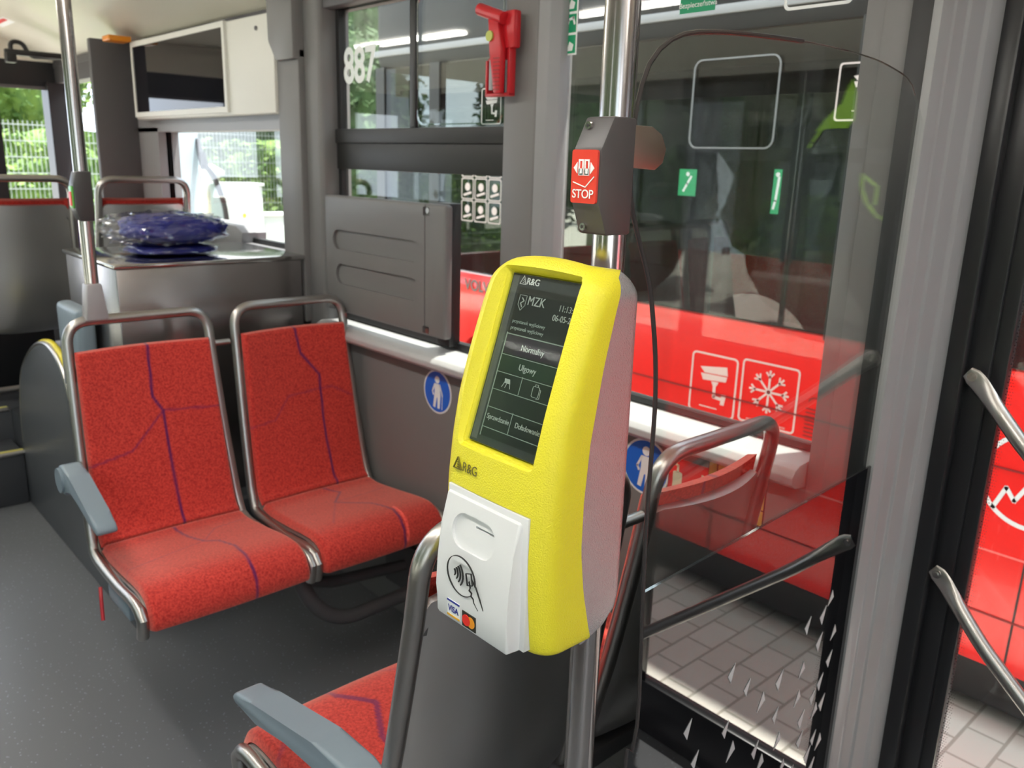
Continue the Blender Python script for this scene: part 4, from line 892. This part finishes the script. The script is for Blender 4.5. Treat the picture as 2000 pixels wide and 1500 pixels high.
# ------------------------------------------------------------------ background: fence, hedge, boxes, building
def foliage(name, label, cat, c, r, m, n, seed, core=.86, leaf=.07):
    random.seed(seed); t = thing(name, label, cat, (c[0], c[1], -.32))
    b = B(); bmesh.ops.create_icosphere(b, subdivisions=4, radius=1)
    for v in b.verts:
        p = v.co.copy(); k = core*(1+.25*noise.noise(p*2.5+Vector((seed, 0, 0)))+.1*noise.noise(p*8)); v.co = Vector((c[0]+p.x*r[0]*k, c[1]+p.y*r[1]*k, c[2]+p.z*r[2]*k))
    obj('foliage', b, m, t)
    b = B()
    for _ in range(n):
        p = Vector((random.gauss(0, 1), random.gauss(0, 1), random.gauss(0, 1))).normalized(); k = core*(1+.25*noise.noise(p*2.5+Vector((seed, 0, 0))))+random.uniform(-.02, .14)
        q = Vector((c[0]+p.x*r[0]*k, c[1]+p.y*r[1]*k, c[2]+p.z*r[2]*k)); a = Vector((random.gauss(0, 1), random.gauss(0, 1), random.gauss(0, 1))).normalized(); e = a.orthogonal().normalized(); s = leaf*random.uniform(.6, 1.4)
        b.faces.new([b.verts.new(q+a*s), b.verts.new(q+e*s*.5), b.verts.new(q-a*s), b.verts.new(q-e*s*.5)])
    q = obj('leaves', b, m, t, None); q['kind'] = 'stuff'
    b = B(); cyl(b, (c[0], c[1], -.32), (c[0], c[1], c[2]), .12, 10); obj('trunk', b, roofm, t)
def hedge(x0, x1, y0, y1, h, label, seed):
    t = thing('hedge', label, 'hedge', ((x0+x1)/2, y0, -.32)); b = B(); nx, nz_ = 90, 24; F = []
    for k, yy in ((0, y0), (1, y1)):
        F.append([[b.verts.new((x0+(x1-x0)*i/nx, yy+(.22*noise.noise(Vector((i*.35, j*.35, seed+k*9)))), -.32+h*j/nz_+(.12*noise.noise(Vector((i*.4, j*.1, seed+3))) if j == nz_ else 0))) for i in range(nx+1)] for j in range(nz_+1)])
    for g in F:
        for j in range(nz_):
            for i in range(nx): b.faces.new((g[j][i], g[j][i+1], g[j+1][i+1], g[j+1][i]))
    for i in range(nx): b.faces.new((F[0][nz_][i], F[0][nz_][i+1], F[1][nz_][i+1], F[1][nz_][i]))
    for j in range(nz_):
        for i in (0, nx): b.faces.new((F[0][j][i], F[0][j+1][i], F[1][j+1][i], F[1][j][i]))
    obj('foliage', b, leafm, t, 80)
    random.seed(seed); b = B()
    for _ in range(9000):
        q = Vector((random.uniform(x0, x1), y0-random.uniform(-.12, .22), random.uniform(-.3, h-.3))); a = Vector((random.gauss(0, 1), random.gauss(0, 1), random.gauss(0, 1))).normalized(); e = a.orthogonal().normalized(); s = random.uniform(.03, .08)
        b.faces.new([b.verts.new(q+a*s), b.verts.new(q+e*s*.5), b.verts.new(q-a*s), b.verts.new(q-e*s*.5)])
    q = obj('leaves', b, leafm, t, None); q['kind'] = 'stuff'
hedge(1.0, 12.9, 13.6, 14.8, 2.15, 'long bright green hedge behind the wire fence', 3)
foliage('tree', 'loose bright tree above the hedge at the far left', 'tree', (3.5, 17, 3.2), (1.5, 1.5, 2.0), leafm, 5000, 5)
foliage('tree', 'dark tree above the hedge seen past the metal box', 'tree', (8.3, 18, 3.4), (2.9, 1.8, 2.4), leafd, 5000, 15)
struct('ground_grass', box(B(), (0, 10.5, -.33), (16, 13.7, -.30)), grass, 'bright grass strip before the fence', 'grass')
fe = thing('mesh_fence', 'galvanised wire mesh fence in front of the hedge', 'fence', (7, 12.4, -.32)); b = B()
for i in range(210): x = 1.2+i*.055; box(b, (x-.0035, 12.397, -.2), (x+.0035, 12.403, 1.95))
for j in range(11): z = -.1+j*.2; box(b, (1.2, 12.39, z-.005), (12.7, 12.41, z+.005))
obj('wire_mesh', b, fencem, fe, None)
for i in range(5): x = 1.9+i*2.42; b = B(); box(b, (x-.035, 12.42, -.32), (x+.035, 12.49, 2.1), .004); obj('fence_post', b, boxw, fe)
for x0_, x1_, z1_, y_, lb in ((3.90, 4.36, 1.305, 9.0, 'tall white utility cabinet on the grass, the wider one'), (4.40, 4.80, .96, 9.1, 'low white utility cabinet beside the taller one')):
    t = thing('utility_cabinet', lb, 'utility cabinet', (x0_, y_, -.32)); b = B(); box(b, (x0_, y_, -.32), (x1_, y_+.35, z1_-.03), .008); obj('cabinet_body', b, boxw, t)
    b = B(); box(b, (x0_-.02, y_-.02, z1_-.03), (x1_+.02, y_+.37, z1_), .008); obj('cabinet_cap', b, boxw, t)
    b = B(); box(b, (x0_+.03, y_-.006, .0), (x1_-.03, y_, z1_-.08), .002); obj('cabinet_door', b, boxw, t); b = B(); WRL = Plane((0, y_-.007, 0), (1, 0, 0), (0, 0, 1)); WRL.poly(b, circ((x0_+x1_)/2, z1_-.35, .022, 14), .002); obj('warning_mark', b, yel2, t)
t = thing('charging_column', 'pale blue charging column with black cable outside the small window', 'charging column', (3.55, 9, -.32))
b = B(); box(b, (3.34, 9.0, -.32), (3.66, 9.35, 2.3), .01); obj('column_body', b, mat('column_pale', (.36, .44, .49), .4), t)
b = B(); tube(b, fillet([(3.66, 9.0, 1.75), (3.64, 8.9, 1.52), (3.76, 8.9, 1.40), (3.88, 8.9, 1.05), (3.90, 8.95, .3), (3.85, 8.95, -.25)], .15), .028, 10); obj('charging_cable', b, black, t)
b = B(); cyl(b, (3.645, 8.9, 1.62), (3.67, 8.88, 1.45), .045, 12); obj('cable_plug', b, black, t)
t = thing('gate_post', 'beige gate post with pyramid cap behind the fence', 'post', (5.35, 12.9, -.32)); b = B(); box(b, (5.25, 12.8, -.32), (5.52, 13.05, 1.30), .01); obj('post_body', b, wallm, t)
b = B(); prism(b, [(5.20, 1.30), (5.57, 1.30), (5.57, 1.36), (5.385, 1.46), (5.20, 1.36)], 'y', 12.75, 13.1, .005); obj('post_cap', b, wallm, t)
tag(obj('side_mirror', (lambda b: (bmesh.ops.create_icosphere(b, subdivisions=3, radius=1), [setattr(v, 'co', Vector((1.74+v.co.x*.05, 3.22+v.co.y*.09, 1.645+v.co.z*.10))) for v in b.verts], b)[2])(B()), blackg), 'black rounded mirror outside the top corner of the small window', 'mirror')
# building behind the parked bus
t = thing('house', 'cream house with brown gable roof beyond the parked bus', 'house', (13, 4, -.32))
b = B(); prism(b, [(-2, -.32), (12, -.32), (12, 2.4), (-2, 2.4)], 'x', 13, 19, .01); prism(b, [(13, 2.4), (19, 2.4), (16, 5.0)], 'y', 1.6, 1.9); obj('house_wall', b, wallm, t)
b = B(); prism(b, [(12.6, 2.25), (12.6, 2.4), (16, 5.3), (19.4, 2.4), (19.4, 2.25), (16, 5.1)], 'y', 1.9, 12.2); obj('roof', b, roofm, t)
for y in (3, 6.5, 9.5): f_ = obj('house_window', box(B(), (12.97, y, .9), (13.02, y+1, 2.0), .01), white, t); obj('pane', box(B(), (12.96, y+.08, .98), (12.985, y+.92, 1.92)), blackg, f_)
for i, (x, y, z, r, s) in enumerate(((10.2, 8.6, 2.6, (1.8, 1.8, 2.2), 21), (9.8, -3.2, 2.4, (2.2, 2.2, 2.4), 22), (10.2, 5.0, .5, (1.0, 1.4, .9), 23), (7.0, 11.2, 1.8, (1.1, 1.0, 1.7), 24))):
    foliage('tree', ['dark leafy tree beyond the front of the parked bus', 'dark leafy tree by the right end of the house', 'low bush before the house wall', 'slim dark tree near the fence'][i], 'tree', (x, y, z), r, leafd if i != 2 else leafm, 3500, s)
t = thing('parked_car', 'white parked car beyond the parked bus', 'car', (7.3, 2.5, -.32))
b = B(); prism(b, [(.6, -.1), (4.6, -.1), (4.65, .35), (4.4, .52), (3.6, .60), (2.9, 1.02), (1.5, 1.06), (.8, .62), (.55, .45)], 'x', 6.6, 8.2, .05, 3); obj('car_body', b, white, t)
b = B(); prism(b, [(1.05, .62), (3.45, .60), (2.85, .96), (1.55, .99)], 'x', 6.585, 8.215, .01); obj('car_windows', b, blackg, t)
for y in (1.4, 3.8):
    b = B(); cyl(b, (6.58, y, .0), (6.85, y, .0), .32, 28); obj('wheel', b, black, t); b = B(); cyl(b, (7.95, y, .0), (8.22, y, .0), .32, 28); obj('wheel', b, black, t)

gw = glass('opposite_window_glass', (.74, .76, .74), .04)
for i in range(5):
    o_ = obj('window_%d' % (i+4), box(B(), (-.965, -1.48+1.5*i, .62), (-.96, -.10+1.5*i, 2.0)), gw); o_['kind'] = 'structure'; o_['label'] = 'tinted pane in the opposite wall'; o_['category'] = 'window'
# unseen trees added on the other side of our bus to darken reflections
for i, (x, y, z, r, sd_) in enumerate(((-7, -1.5, 2.2, (2, 2.9, 3.4), 31), (-7.3, 4.2, 2.4, (2, 3.0, 3.6), 32), (-7, 9.8, 2.2, (2, 2.9, 3.4), 33))):
    foliage('tree', ['dark tree opposite the door, reflected in the screen', 'dark tree opposite the far seats, only seen in reflections', 'dark tree opposite the front end, only seen in reflections'][i], 'tree', (x, y, z), r, leafd, 250, sd_, leaf=.12)

for i, (x, y, z, r, sd_) in enumerate(((13.6, 24.6, 4.4, (3.0, 2.2, 5.6), 41), (19.8, 20.6, 4.2, (2.3, 2.0, 5.2), 42))):  # trees added to block bright sky and darken the sliding window view
    foliage('tree', ['tall dark tree seen through the sliding window', 'tall dark tree right of it, seen through the sliding window'][i], 'tree', (x, y, z), r, leafd, 6000, sd_, leaf=.12)
